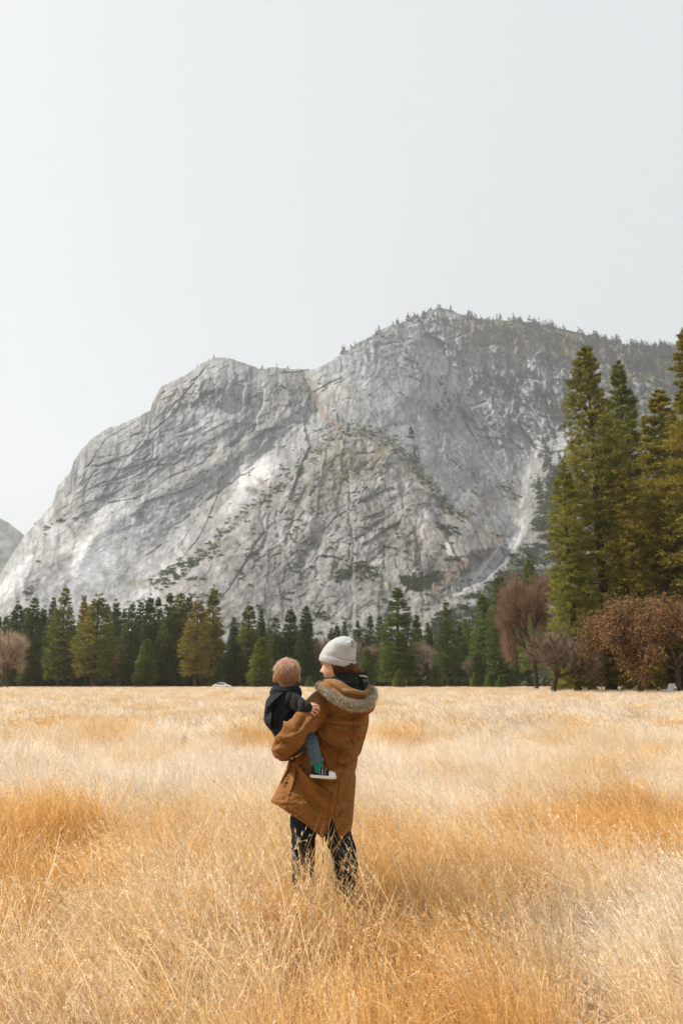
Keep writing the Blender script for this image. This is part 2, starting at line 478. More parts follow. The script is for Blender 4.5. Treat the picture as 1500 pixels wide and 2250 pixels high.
hm = mesh_np('distant_hill', np.concatenate([hb, HV.reshape(-1, 3)]), grid_faces(61, 200)[:, ::-1], rock, True, np.concatenate([hcol[0], hcol.reshape(-1, 3)]))
link('distant_hill', hm, kind='structure')

# ------------------------------------------------------------------ ground
def gz(x, y):
    """height of the meadow soil: very slightly uneven, level farther out"""
    r = np.hypot(x, y)
    return (0.05 * fbm(np.asarray(x) / 1.7, np.asarray(y) / 1.7, 0, 3, 31) * sstep(120, 30, r))
gx = np.sign(np.linspace(-1, 1, 241)) * np.abs(np.linspace(-1, 1, 241)) ** 3 * 3700
gyv = np.linspace(0, 1, 260) ** 2.6 * 3900 - 30
GX, GY = np.meshgrid(gx, gyv)
GZ = gz(GX, GY)
soil, t, b, o_ = node_mat('meadow_soil', .95, .1)
tc = N(t, 'ShaderNodeTexCoord')
n1 = noise_tex(t, tc.outputs['Object'], .35, 8, .7)
n2 = noise_tex(t, tc.outputs['Object'], 2.2, 8, .75, (1, .5, 1))
n4 = noise_tex(t, tc.outputs['Object'], .05, 5, .6, (.35, 1.6, 1))
c1 = ramp(t, n1, [(.3, (.42, .27, .12)), (.5, (.56, .40, .22)), (.7, (.66, .52, .34))])
c2 = ramp(t, n2, [(.3, .62), (.6, 1.0)])
c4 = ramp(t, n4, [(.38, (.72, .60, .48)), (.52, (1, 1, 1))])
c = mixc(t, 1.0, c1, c2, 'MULTIPLY'); c = mixc(t, 1.0, c, c4, 'MULTIPLY')
# forest floor beyond the meadow
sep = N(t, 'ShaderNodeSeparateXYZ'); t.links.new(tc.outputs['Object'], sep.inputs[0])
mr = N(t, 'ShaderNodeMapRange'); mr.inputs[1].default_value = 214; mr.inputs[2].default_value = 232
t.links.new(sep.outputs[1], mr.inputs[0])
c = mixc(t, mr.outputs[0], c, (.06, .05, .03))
t.links.new(c, b.inputs['Base Color']); bump(t, b, n2, .6, .05)
gm = mesh_np('ground', np.stack([GX, GY, GZ], -1).reshape(-1, 3), grid_faces(260, 241), soil)
link('ground', gm, kind='structure')

# ------------------------------------------------------------------ haze in the valley
def box_mesh(name, lo, hi, mat):
    x0, y0, z0 = lo; x1, y1, z1 = hi
    V = [(x0,y0,z0),(x1,y0,z0),(x1,y1,z0),(x0,y1,z0),(x0,y0,z1),(x1,y0,z1),(x1,y1,z1),(x0,y1,z1)]
    Fq = [(0,3,2,1),(4,5,6,7),(0,1,5,4),(1,2,6,5),(2,3,7,6),(3,0,4,7)]
    return mesh_np(name, V, np.array(Fq), mat, False)
hz = bpy.data.materials.new('haze'); hz.use_nodes = True
t = hz.node_tree; t.nodes.clear()
o_ = t.nodes.new('ShaderNodeOutputMaterial'); pv = t.nodes.new('ShaderNodeVolumePrincipled')
pv.inputs['Color'].default_value = (.93, .96, 1.0, 1)
pv.inputs['Density'].default_value = 0.00010
pv.inputs['Anisotropy'].default_value = 0.35
t.links.new(pv.outputs[0], o_.inputs['Volume'])
link('haze', box_mesh('haze', (-3900, -60, -1.8), (3900, 3990, float(allv[:, 2].max()) + 60), hz), kind='stuff')
# ================================================================== vegetation
def frusta(P0, P1, R0, R1, n=5):
    """Tapered sticks between point pairs; returns V, F (quads)."""
    P0 = np.atleast_2d(P0).astype(float); P1 = np.atleast_2d(P1).astype(float)
    R0 = np.broadcast_to(np.asarray(R0, float), len(P0)); R1 = np.broadcast_to(np.asarray(R1, float), len(P0))
    d = P1 - P0; d /= np.maximum(np.linalg.norm(d, axis=1, keepdims=True), 1e-9)
    ref = np.where(np.abs(d[:, 2:3]) > .9, np.array([[1., 0, 0]]), np.array([[0, 0, 1.]]))
    a = np.cross(d, ref); a /= np.linalg.norm(a, axis=1, keepdims=True); b_ = np.cross(d, a)
    th = np.arange(n) * 2 * np.pi / n
    ring = np.cos(th)[None, :, None] * a[:, None] + np.sin(th)[None, :, None] * b_[:, None]
    V = np.concatenate([P0[:, None] + ring * R0[:, None, None], P1[:, None] + ring * R1[:, None, None]], 1)
    m = len(P0); i = np.arange(n); j = (i + 1) % n
    f = np.stack([i, j, j + n, i + n], -1)
    F = (f[None] + (np.arange(m) * 2 * n)[:, None, None]).reshape(-1, 4)
    return V.reshape(-1, 3), F

def shards(pos, dirn, length, width, r, face=None):
    """One slim triangle per row: root at pos, pointing along dirn."""
    n = len(pos)
    d = dirn / np.maximum(np.linalg.norm(dirn, axis=1, keepdims=True), 1e-9)
    fv_ = r.normal(size=(n, 3)) if face is None else face / (np.linalg.norm(face, axis=1, keepdims=True) + 1e-9) + r.normal(0, .3, (n, 3))
    s = np.cross(d, fv_); s /= np.maximum(np.linalg.norm(s, axis=1, keepdims=True), 1e-9)
    length = np.broadcast_to(length, n)[:, None]; width = np.broadcast_to(width, n)[:, None]
    V = np.stack([pos - s * width * .5, pos + s * width * .5, pos + d * length], 1)
    return V.reshape(-1, 3), np.arange(3 * n).reshape(-1, 3)

def cat_mesh(parts):
    Vs, Fs, off = [], [], 0
    for V, F in parts:
        Vs.append(V); Fs.append(F + off); off += len(V)
    return np.concatenate(Vs), Fs

def leaf_material(name, trans=.30, rough=.75):
    m, t, b, o = node_mat(name, rough, .15)
    a = N(t, 'ShaderNodeAttribute', attribute_name='col')
    oi = N(t, 'ShaderNodeObjectInfo')
    c = mixc(t, 1.0, a.outputs[0], oi.outputs['Color'], 'MULTIPLY')
    t.links.new(c, b.inputs['Base Color'])
    tr = N(t, 'ShaderNodeBsdfTranslucent'); t.links.new(c, tr.inputs[0])
    mx = N(t, 'ShaderNodeMixShader'); mx.inputs[0].default_value = trans
    t.links.new(b.outputs[0], mx.inputs[1]); t.links.new(tr.outputs[0], mx.inputs[2]); t.links.new(mx.outputs[0], o.inputs[0])
    return m
NEEDLE = leaf_material('needles')
DRYLEAF = leaf_material('dry_leaves', .3)
bark, t, b, o_ = node_mat('bark', .95, .1)
tc = N(t, 'ShaderNodeTexCoord'); n1 = noise_tex(t, tc.outputs['Object'], 3.0, 6, .7, (1, 1, .2))
t.links.new(ramp(t, n1, [(.3, (.035, .025, .018)), (.7, (.12, .085, .06))]), b.inputs['Base Color']); bump(t, b, n1, .8, .1)
paleb, t, b, o_ = node_mat('pale_twigs', .9, .1)
oi = N(t, 'ShaderNodeObjectInfo'); t.links.new(oi.outputs['Color'], b.inputs['Base Color'])

def conifer_meshes(seed, h, R, base=.12, nbr=150, per=12, k=3, leaf=(.6, .22), droop=.15, power=.8, lump=.35, tone=((.095, .105, .030), (.045, .062, .022)), jit=.3, limb=True):
    r = np.random.default_rng(seed)
    # branch tips
    tz = 1 - (1 - base) * r.uniform(0, 1, nbr) ** .68 * r.uniform(.985, 1, nbr)
    tz = np.sort(np.clip(tz, base, .992))
    phi = np.arange(nbr) * 2.399 + r.normal(0, .35, nbr)
    q = (1 - tz) / (1 - base)
    prof = np.minimum(q ** power * 1.25, 1.0) * (1 - .28 * q ** 3)
    # uneven outline: lumps of long and short boughs
    lm = 1 + lump * fbm(np.cos(phi) * 1.3, np.sin(phi) * 1.3, tz * h / 4.0, 3, seed)
    gap = vnoise(np.cos(phi) * 1.5 + 9, np.sin(phi) * 1.5, tz * h / 2.2, seed + 5)
    L = R * prof * lm * r.uniform(.84, 1.06, nbr) * np.where(gap < -.6, .7, 1.0) + .12
    z0 = tz * h
    dirh = np.stack([np.cos(phi), np.sin(phi)], -1)
    slope = .55 * (1 - q) - droop * 1.2 * q + .1 + r.normal(0, .08, nbr)
    s = np.sqrt((np.arange(per)[None] + r.uniform(.25, 1.0, (nbr, per))) / per)
    lat = r.normal(0, .19, (nbr, per)) * L[:, None] * np.sin(np.pi * np.clip(s, .15, 1) * .8)
    perp = np.stack([-dirh[:, 1], dirh[:, 0]], -1)
    X = dirh[:, None, :] * (s * L[:, None])[..., None] + perp[:, None, :] * lat[..., None]
    Z = z0[:, None] + slope[:, None] * s * L[:, None] - .10 * L[:, None] * s ** 2 + r.normal(0, .07, (nbr, per)) * (L[:, None] * .4 + .2)
    pos = np.concatenate([X, Z[..., None]], -1).reshape(-1, 3)
    ctr = np.repeat(pos, k, 0); ofs = r.normal(0, 1, (nbr * per * k, 3)); ofs /= np.linalg.norm(ofs, axis=1, keepdims=True); ofs *= leaf[0] * jit * np.repeat(np.clip(L / R * 1.5, .35, 1.05), per * k)[:, None] * r.uniform(.35, 1.15, (len(ofs), 1)) * np.array([1, 1, .72])
    pos = ctr + ofs
    dd = np.repeat(np.repeat(np.concatenate([dirh, slope[:, None] + .25], -1), per, 0), k, 0)
    dd = dd / np.linalg.norm(dd, axis=1, keepdims=True) + r.normal(0, .62, dd.shape)
    ln = leaf[0] * r.uniform(.6, 1.3, len(pos)); wd = leaf[1] * r.uniform(.6, 1.3, len(pos))
    V, F = shards(pos, dd, ln, wd, r, ofs * np.array([1, 1, 1.6]) + np.array([0, 0, .12]))
    # tint by tuft: fresh olive shoots and older dark needles
    tuft = np.repeat(r.uniform(0, 1, nbr * per), k * 3)
    bt = np.repeat(.5 + .5 * fbm(np.cos(phi), np.sin(phi), tz * h / 3, 2, seed + 3), per * k * 3)
    f = np.clip(.55 * tuft + .55 * bt - .05, 0, 1)[:, None]
    col = np.array(tone[0]) * f + np.array(tone[1]) * (1 - f)
    V[:, 2] = np.maximum(V[:, 2], .15)
    crown = mesh_np('crown', V, F, NEEDLE, False, col)
    tr0 = .011 * h + .08
    hs = np.array([0, .02, .15, .4, .7, .98]) * h
    rr = tr0 * np.array([1.5, 1.1, .92, .7, .4, .05])
    wob = np.stack([r.normal(0, .03, 6), r.normal(0, .03, 6)], -1) * h * .05; wob[0] = 0
    pts = np.concatenate([wob, hs[:, None]], -1); pts[0, 2] = -.3
    parts = [frusta(pts[:-1], pts[1:], rr[:-1], rr[1:], 8)]
    if limb:
        m = r.choice(nbr, min(nbr, 70), replace=False)
        e = np.concatenate([dirh[m] * (L[m] * .8)[:, None], (z0[m] + slope[m] * L[m] * .8 - .06 * L[m])[:, None]], -1)
        st_ = np.concatenate([np.zeros((len(m), 2)), z0[m][:, None]], -1)
        parts.append(frusta(st_, e, .05 * h / 25 + .02, .015, 3))
        # dead lower limbs
        nd = 10; ph = r.uniform(0, 6.28, nd); zz = h * r.uniform(.05, base + .06, nd); ll = R * r.uniform(.2, .5, nd)
        parts.append(frusta(np.stack([0 * ph, 0 * ph, zz], -1), np.stack([np.cos(ph) * ll, np.sin(ph) * ll, zz - ll * .1], -1), .05, .01, 3))
    TV, TF = cat_mesh(parts)
    trunk = mesh_np('trunk', TV, TF, bark, True)
    return trunk, crown

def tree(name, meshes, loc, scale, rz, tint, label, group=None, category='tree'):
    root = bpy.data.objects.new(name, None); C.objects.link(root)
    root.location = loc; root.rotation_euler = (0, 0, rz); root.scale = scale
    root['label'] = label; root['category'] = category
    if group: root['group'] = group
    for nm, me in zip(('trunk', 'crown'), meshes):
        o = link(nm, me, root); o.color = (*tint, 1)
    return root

# prototypes: unit heights as built; scaled per tree
PINES = [conifer_meshes(100 + i, 28.0, [3.6, 3.0, 3.9, 2.7, 3.3, 3.1][i], base=[.10, .05, .14, .06, .03, .09][i], nbr=[320, 340, 280, 330, 330, 320][i], per=4, k=10, jit=.95,
                        leaf=(.50, .20), power=[.85, .8, .95, .72, .9, .82][i], droop=[.15, .25, .1, .3, .2, .22][i], lump=[.3, .22, .38, .2, .22, .3][i], tone=((.125, .145, .042), (.042, .064, .024)), limb=True) for i in range(6)]
def at1(px, py, Y): return [float(v) for v in at(px, py, Y)]

def pine(px, topy, wpx, Y, tint, label, proto, group='conifers along the edge of the meadow', name='pine_tree', rz=None):
    """px = trunk x at the ground line in the photograph, topy = tip, wpx = crown width there"""
    X = (px - CX) / FPX * (Y / (cp - ((CY - 1510) / FPX) * sp))
    b = (CY - topy) / FPX; s = Y / (cp - b * sp); h = CAMH + s * (sp + b * cp)
    wid = wpx / FPX * s
    pr = PINES[proto]
    Rb = [3.6, 3.0, 3.9, 2.7, 3.3, 3.1][proto]
    sxy = wid / (2 * Rb) * 1.33; tint = tuple(1.4 * v for v in tint)
    return tree(name, pr, (X, Y, -.1), (sxy, sxy, h / 28.0), random.uniform(0, 6.28) if rz is None else rz, tint, label, group)

G1, G2, G3, OL, GD, BR, PK, BG = (1, 1, 1), (.72, .85, .9), (.55, .72, .85), (1.5, 1.3, .85), (1.9, 1.45, .8), (2.5, 1.45, 1.05), (4.2, 2.1, 1.8), (1.5, 1.6, 1.0)
EDGE = [  # x, top, width, distance, tint, prototype, label
 (24,1320,44,212,G2,1,'dark pine rising behind the pale bare tree at the edge of the frame'),
 (60,1309,40,206,G2,3,'dark slender pine just past the pale bare tree'),
 (82,1330,34,218,G3,1,'dark short-topped pine between the slender pine and the forked olive one'),
 (102,1303,34,214,G1,4,'thin-tipped green pine beside the tall olive pine with a bare lower trunk'),
 (128,1286,58,203,OL,0,'tall olive pine with a thin open top and its bare trunk showing above the grass'),
 (171,1303,26,220,BR,3,'narrow brownish pine standing beside the salmon-coloured dead conifer'),
 (189,1316,40,208,PK,2,'salmon-coloured dead conifer leaning against a broad olive pine'),
 (204,1300,84,198,OL,2,'broad olive pine standing next to the salmon-coloured dead conifer'),
 (244,1316,40,222,G1,1,'green pine tucked behind the broad olive pine, with shrubs at its foot'),
 (264,1328,34,226,G2,4,'shorter dark pine above the pinkish bare bushes'),
 (281,1322,46,210,G1,0,'first of a cluster of four green pines past the pinkish bare bushes'),
 (300,1318,34,224,G2,3,'second, narrow pine in the cluster of four green pines'),
 (320,1304,40,216,G2,1,'third and tallest pine in the cluster of four green pines'),
 (338,1312,38,226,G3,5,'dark last pine in the cluster of four green pines'),
 (318,1398,46,204,BG,4,'low bright green conifer in front of the cluster of four pines'),
 (364,1303,42,210,G1,5,'dense green pine forming the near side of a close pair'),
 (388,1298,48,212,OL,3,'taller olive pine of the close pair'),
 (408,1302,36,224,G2,1,'dark pine peeping out behind the close pair'),
 (428,1305,66,200,(2.0,1.35,.95),2,'olive and rust pine with drooping brown lower boughs near the white car'),
 (462,1284,46,214,GD,1,'tallest golden-olive pine standing above the white parked car'),
 (478,1450,32,205,BG,4,'small bright young conifer beside the white parked car'),
 (509,1352,24,226,G3,3,'slim dark pine directly behind the white parked car'),
 (515,1402,46,214,G1,4,'bushy green pine of middle height to the side of the white car'),
 (543,1322,50,220,OL,1,'even olive pine between the white car and the child'),
 (570,1335,24,232,G2,3,'narrow dark pine behind the bushy yellow-green one near the child'),
 (573,1394,52,204,(1.7,1.5,.8),4,'bushy yellow-green conifer next to the head of the child'),
 (603,1352,46,216,G1,0,'green pine straight above the head of the child'),
 (636,1331,44,218,G2,1,'dense dark pine between the child and the woman'),
 (671,1328,38,212,G3,3,'blue-green column-like pine beside the beanie of the woman'),
 (680,1482,17,180,BG,4,'tiny bright conifer between the two heads'),
 (740,1368,26,262,G2,1,'dim green pine showing above the grey beanie'),
 (757,1360,22,266,G2,3,'thin dim pine above the grey beanie'),
 (786,1364,28,250,G1,5,'mid green pine just past the grey beanie'),
 (806,1420,40,214,(1.2,1.3,.9),4,'low cone-shaped conifer over the hood of the parka'),
 (814,1346,26,258,G2,1,'slim distant pine over the hood of the parka'),
 (836,1350,30,250,G1,3,'slim pine close beside the big round-shouldered pine'),
 (876,1292,76,196,(1.0,1.1,.8),5,'big round-shouldered green pine standing alone past the woman'),
 (918,1344,32,250,G2,1,'hazy pine behind the big round-shouldered one'),
 (942,1364,34,244,G2,0,'low pine above the pale leafless bushes'),
 (985,1318,48,206,(.85,1.0,.8),0,'dark open pine past the pale leafless bushes'),
 (1012,1368,36,240,G1,1,'green pine behind the dark open pine'),
 (1026,1354,26,252,BG,3,'narrow light green pine between two darker ones'),
 (1050,1428,34,208,G1,4,'small conifer in the row before the wooded slope'),
 (1068,1298,54,226,(1.1,1.2,.9),1,'tall soft green pine standing before the wooded slope'),
 (1108,1262,60,186,(.8,.9,.7),3,'tall dark pine next to the reddish leafless tree'),
 (1178,1208,66,168,(1.1,1.1,.9),2,'olive pine rising behind the reddish leafless tree'),
 (877,1468,26,186,BG,4,'bright sapling at the foot of the big round-shouldered pine'),
 (957,1456,26,190,G1,4,'young conifer beside the pale leafless bushes'),
 (1078,1476,24,184,BG,4,'first bright sapling before the tall dark pine'),
 (1046,1472,24,188,BG,4,'bright sapling nearest the small conifer'),
 (1100,1482,20,178,(1.2,1.4,.9),4,'sapling at the foot of the tall dark pine'),
]
for x, ty, wd, Y, tint, pr, lab in EDGE:
    pine(x, ty, wd, Y, tint, lab, pr)
# second row: nothing tells these apart
r2 = np.random.default_rng(50)
for i, x in enumerate(np.linspace(-60, 1140, 74)):
    x = x + r2.uniform(-9, 9)
    far = x > 690
    ty = (1340 if x < 480 else 1372) + r2.uniform(-16, 38) + (12 if far else 0)
    tnt = [G2, G3, G1, (.9, 1.0, .8)][r2.integers(4)]
    pine(x, ty, r2.uniform(30, 46), r2.uniform(236, 285), tnt, 'dim green pine in the second row behind the edge of the meadow', int(r2.integers(6)), 'pines of the second row')

# ---- the tall group close by on the right
BIG = [conifer_meshes(300 + i, 46.0, [4.9, 4.0, 4.6, 4.4][i], base=[.05, .1, .04, .12][i], nbr=[640, 560, 560, 440][i], per=5, k=20, jit=1.1, leaf=(.44, .14), power=[.68, .74, .62, .78][i],
                      droop=[.3, .25, .35, .3][i], lump=[.5, .42, .42, .7][i], tone=((.34, .31, .080), (.062, .075, .024))) for i in range(4)]
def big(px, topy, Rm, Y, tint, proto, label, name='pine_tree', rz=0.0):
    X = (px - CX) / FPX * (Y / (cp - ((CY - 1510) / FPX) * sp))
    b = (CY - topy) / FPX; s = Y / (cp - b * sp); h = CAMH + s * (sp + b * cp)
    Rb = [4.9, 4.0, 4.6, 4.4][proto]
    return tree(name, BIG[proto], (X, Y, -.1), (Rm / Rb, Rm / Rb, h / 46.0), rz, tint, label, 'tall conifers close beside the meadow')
big(1341, 758, 5.9, 95, (1.1, 1.1, .95), 0, 'tallest full pine of the close group, its trunk showing dark half way up', rz=.4)
big(1268, 1012, 3.3, 92, (1.1, 1.15, .9), 2, 'shorter narrow conifer hugging the foot of the tallest pine', rz=1.3)
big(1418, 792, 5.4, 112, (.85, .95, .85), 1, 'pointed dark pine directly behind the tallest one', rz=2.2)
big(1408, 1028, 3.1, 90, (1.15, 1.0, .75), 2, 'narrow golden-green conifer in front of the pointed dark pine', rz=4.0)
big(1510, 850, 6.2, 98, (1.25, 1.15, .85), 1, 'yellow-green pine with a pale trunk showing through its open crown', rz=5.1)
big(1590, 715, 6.4, 88, (1.2, 1.08, .8), 3, 'amber-tinged conifer cut by the edge of the frame', rz=3.3)
big(1378, 905, 4.6, 120, (.8, .95, .8), 3, 'dense pine filling the space between the tallest pine and the yellow-green one', rz=2.0)
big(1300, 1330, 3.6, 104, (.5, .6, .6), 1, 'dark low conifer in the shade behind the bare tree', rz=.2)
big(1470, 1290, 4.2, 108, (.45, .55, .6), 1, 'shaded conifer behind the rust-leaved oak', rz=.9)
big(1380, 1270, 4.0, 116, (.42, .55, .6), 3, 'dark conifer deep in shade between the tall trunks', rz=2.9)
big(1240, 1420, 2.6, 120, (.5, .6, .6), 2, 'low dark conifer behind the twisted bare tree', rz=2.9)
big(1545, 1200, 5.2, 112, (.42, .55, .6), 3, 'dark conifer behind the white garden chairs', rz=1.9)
big(1660, 980, 5.0, 118, (.6, .7, .7), 1, 'dark conifer filling the gap behind the amber-tinged one', rz=1.1)

# ---- leafless and rust-leaved trees
def broadleaf(seed, h, R, trunk_h, levels=4, nb=5, leaves=0, leafsize=(.12, .1), twig=(.6, .012), ntwig=6000, tone=((.3, .15, .09), (.2, .1, .06)), flat=.75, thick=.022, mat_l=None, ball=1.0):
    r = np.random.default_rng(seed)
    segs = []; tips = []
    def grow(p, d, l, rad, lv):
        n = 3
        for i in range(n):
            q = p + d * l / n
            segs.append((p, q, rad * (1 - .25 * i / n), rad * (1 - .25 * (i + 1) / n)))
            p = q; d = d + r.normal(0, .16, 3) + np.array([0, 0, .04]); d /= np.linalg.norm(d)
            if lv >= levels - 2: tips.append((p.copy(), d.copy(), lv))
        if lv < levels:
            for k in range(nb if lv < 2 else 3):
                a = r.uniform(0, 6.28); sp_ = r.uniform(.45, 1.0) * (1.15 if lv == 0 else .9)
                side = np.cross(d, [math.cos(a), math.sin(a), .3]); side /= np.linalg.norm(side) + 1e-9
                nd = d * math.cos(sp_) + side * math.sin(sp_); nd[2] = nd[2] * flat + .12
                nd /= np.linalg.norm(nd)
                grow(p - d * l * r.uniform(0, .25), nd, l * r.uniform(.62, .85), rad * .62, lv + 1)
    grow(np.array([0., 0, -.3]), np.array([.05, 0, 1.]) / 1.0, trunk_h, h * thick, 0)
    A = np.array([s[0] for s in segs]); B = np.array([s[1] for s in segs]); ra = np.array([s[2] for s in segs]); rb = np.array([s[3] for s in segs])
    top = B[:, 2].max(); rad = np.percentile(np.hypot(B[:, 0], B[:, 1]), 97)
    sc = np.array([R / rad, R / rad, h / top])
    A *= sc; B *= sc
    TV, TF = frusta(A, B, ra, rb, 5)
    trunk = mesh_np('trunk', TV, [TF], bark if leaves or tone is None else bark, True)
    T = np.array([x[0] for x in tips]) * sc; D = np.array([x[1] for x in tips])
    m = r.integers(0, len(T), ntwig)
    pos = T[m] + r.normal(0, .10 * R, (ntwig, 3)) * np.array([1, 1, .8])
    pos[:, 2] = np.maximum(pos[:, 2], .25)
    cen = np.array([0, 0, h * .5])
    dd = D[m] * .6 + (pos - cen) / R * .8 + r.normal(0, .5, (ntwig, 3))
    V, F = shards(pos, dd, twig[0] * r.uniform(.5, 1.4, ntwig), twig[1], r)
    f = r.uniform(0, 1, (ntwig, 1)).repeat(3, 0)
    f = np.clip(f * .6 + .4 * (.5 + .5 * fbm(pos[:, 0] / R * 3, pos[:, 1] / R * 3, pos[:, 2] / R * 3, 2, seed)).repeat(3)[:, None], 0, 1)
    col = np.array(tone[0]) * f + np.array(tone[1]) * (1 - f)
    parts = [(V, F)]; cols = [col]
    if leaves:
        m = r.integers(0, len(T), leaves)
        cl = T[m] + r.normal(0, .07 * R, (leaves, 3))
        V2, F2 = shards(cl, r.normal(0, 1, (leaves, 3)), leafsize[0] * r.uniform(.6, 1.4, leaves), leafsize[1], r)
        f = r.uniform(0, 1, (leaves, 1)).repeat(3, 0)
        parts.append((V2, F2)); cols.append(np.array(tone[0]) * f + np.array(tone[1]) * (1 - f))
    CV, CF = cat_mesh(parts)
    CV[:, 2] = np.maximum(CV[:, 2], .1)
    return trunk, mesh_np('crown', CV, [np.concatenate(CF)], DRYLEAF, False, np.concatenate(cols))

def broad(px, Y, meshes, label, group=None, rz=0.0, sc=(1, 1, 1), tint=(1, 1, 1), name='bare_tree', cat='tree', gy=1510):
    X = (px - CX) / FPX * (Y / (cp - ((CY - gy) / FPX) * sp))
    return tree(name, meshes, (X, Y, 0), sc, rz, tint, label, group, cat)

RED = broadleaf(401, 20.0, 5.2, 3.6, 4, 5, 0, twig=(.9, .03), ntwig=32000, tone=((.33, .21, .14), (.21, .14, .10)), flat=.9)
broad(1178, 124, RED, 'round reddish leafless tree next to the tall dark pine', name='bare_tree', sc=(.92, .92, .98))
TWS = broadleaf(402, 7.6, 4.6, 1.3, 4, 6, 0, twig=(.7, .022), ntwig=8000, tone=((.32, .24, .18), (.20, .14, .11)), flat=.55, thick=.05)
broad(1213, 84, TWS, 'low twisted bare tree with a short dark trunk out on the grass', name='bare_tree', rz=.7, sc=(.95, .95, .95))
OAK = broadleaf(403, 11.5, 5.6, 2.6, 4, 5, 13000, (.27, .17), (.5, .02), 3500, ((.33, .185, .09), (.15, .09, .045)), .8, .03)
OAK2 = broadleaf(404, 10.0, 4.8, 2.2, 4, 5, 11000, (.26, .16), (.5, .02), 3000, ((.32, .18, .085), (.15, .085, .045)), .7, .03)
broad(1405, 80, OAK, 'rust-leaved oak spreading below the tall conifers', name='oak_tree', cat='tree', sc=(1.0, 1.0, .93))
broad(1492, 76, OAK2, 'second rust-leaved oak, cut by the edge of the frame above the white garden chairs', name='oak_tree', rz=2.0)
PALE = broadleaf(405, 12.5, 4.0, 3.0, 4, 5, 0, twig=(.9, .03), ntwig=11000, tone=((.52, .40, .30), (.36, .27, .20)), flat=1.0)
broad(2, 168, PALE, 'pale tan leafless tree at the edge of the frame before the dark pines', name='bare_tree', sc=(1.25, 1.25, 1.0))
broad(17, 172, PALE, 'smaller tan leafless tree leaning beside the pale one', name='bare_tree', rz=2, sc=(.75, .75, .8))
for i, (x, Y, s_, lab) in enumerate(((703, 214, 1.15, 'pale leafless bush beside the face of the woman'), (765, 236, 1.2, 'pale leafless tree behind the grey beanie'), (828, 240, 1.15, 'pale leafless tree between the beanie and the big pine'),
        (928, 226, 1.15, 'pale leafless bush just past the big round-shouldered pine'), (962, 230, .95, 'smaller pale leafless bush before the dark open pine'), (1032, 228, .7, 'greyish leafless bush between small conifers'))):
    broad(x, Y, PALE, lab, 'pale leafless growth along the meadow edge', rz=i * 1.1, sc=(s_ * .95, s_ * .95, s_ * .95), tint=(.8, .78, .78), name='bare_tree')
for i, (x, Y, s_, lab) in enumerate(((258, 212, .75, 'pinkish leafless bush below the shorter dark pine'), (345, 214, .85, 'greyish leafless bush at the foot of the cluster of pines'), (395, 216, .8, 'greyish leafless bush under the close pair of pines'), (160, 216, .5, 'leafless bush beside the dead conifer'))):
    broad(x, Y, PALE, lab, 'greyish leafless bushes under the pines', rz=i * 1.7, sc=(s_, s_, s_), tint=((.55, .38, .34), (.34, .30, .28), (.36, .32, .28), (.5, .4, .34))[i], name='bare_tree')

# ---- trees and scrub on the mountain
def small_pine(seed, n=34):
    r = np.random.default_rng(seed)
    z = 1 - r.uniform(0, .92, n) ** .8; ph = r.uniform(0, 6.28, n); rad = .20 * (1 - z) + .01
    pos = np.stack([np.cos(ph) * rad * .4, np.sin(ph) * rad * .4, z], -1)
    dd = np.stack([np.cos(ph), np.sin(ph), -.5 + 0 * ph], -1)
    V, F = shards(pos, dd, rad * 1.2 + .03, .15, r)
    tv, tf = frusta([[0, 0, -.05]], [[0, 0, .98]], .028, .008, 4)
    return V, F, tv, tf
SP = [small_pine(500 + i) for i in range(5)]
FARN = leaf_material('far_needles', .15)
nback = len(back)
idx = np.arange(PX.size)
PXf, PYf, Wf, Gf = PX.ravel(), PY.ravel(), WHICH.ravel(), MVEG.ravel()
Pts = MV.reshape(-1, 3); TOPf = np.repeat(TOP[:1], NRY, 0).ravel()
cellh = ((1500 - TOPf) / NRY)
base_w = cellh * ((PXf > -15) & (PXf < 1515)) * (PYf < 1495)
below = PYf - TOPf
lump = fbm(PXf / 16, PYf / 16, 0, 3, 600)
def lobe(x, y, rx, ry, a=1.0): return a * np.exp(-(((PXf - x) / rx) ** 2 + ((PYf - y) / ry) ** 2))
dens = 1.1 * sstep(965, 1080, PXf) * sstep(62, 18, below + 14 * lump) + .9 * sstep(1230, 1380, PXf) * sstep(170, 60, below + 60 * lump)
dens += .55 * sstep(840, 940, PXf) * sstep(1000, 940, PXf) * sstep(50, 5, below)
dens += lobe(1180, 800, 28, 24, .5) + lobe(1095, 830, 40, 22, .8) + lobe(970, 880, 26, 26, .5) + lobe(1200, 880, 30, 22, .6) + lobe(1240, 930, 40, 60, .5) + lobe(1130, 860, 50, 26, .35) + lobe(1210, 790, 30, 30, .45)
dens += lobe(1225, 1060, 28, 60, .9) + lobe(912, 985, 8, 18, .35)
cr = (below < 4)
dens += cr * (2.2 * sstep(690, 800, PXf) * .5 + .5 * ((PXf > 590) & (PXf < 700)) + .25 * ((PXf > 430) & (PXf < 590)))
dens = np.maximum(dens, 0) * base_w * (.12 + sstep(-.15, .3, fbm(PXf / 15, PYf / 10, 5, 3, 601)))
nT = 1300
r3 = np.random.default_rng(77)
pk = r3.choice(idx, nT, replace=False, p=dens / dens.sum())
hh = 12 + 24 * r3.uniform(0, 1, nT) ** 1.7 * np.where(PYf[pk] > 1000, 1.1, 1.0) * np.where(below[pk] < 5, .85, 1)
extra = [(672,1012,24),(655,1020,16),(668,1000,16),(741,925,26),(732,935,18),(725,938,14),(752,930,14),(912,1010,30),(919,1012,22),(800,945,14),(812,948,12),(577,806,12),(432,806,9),(459,788,6),(505,787,7),(497,785,6),(967,676,12),(988,680,12)]
kinds_label = lambda q: ('small pine on the crest of the higher summit' if below[q] < 8 else 'small dark pine on the upper wall of the mountain') if PYf[q] < 960 else 'small dark pine on the lower slope of the mountain'
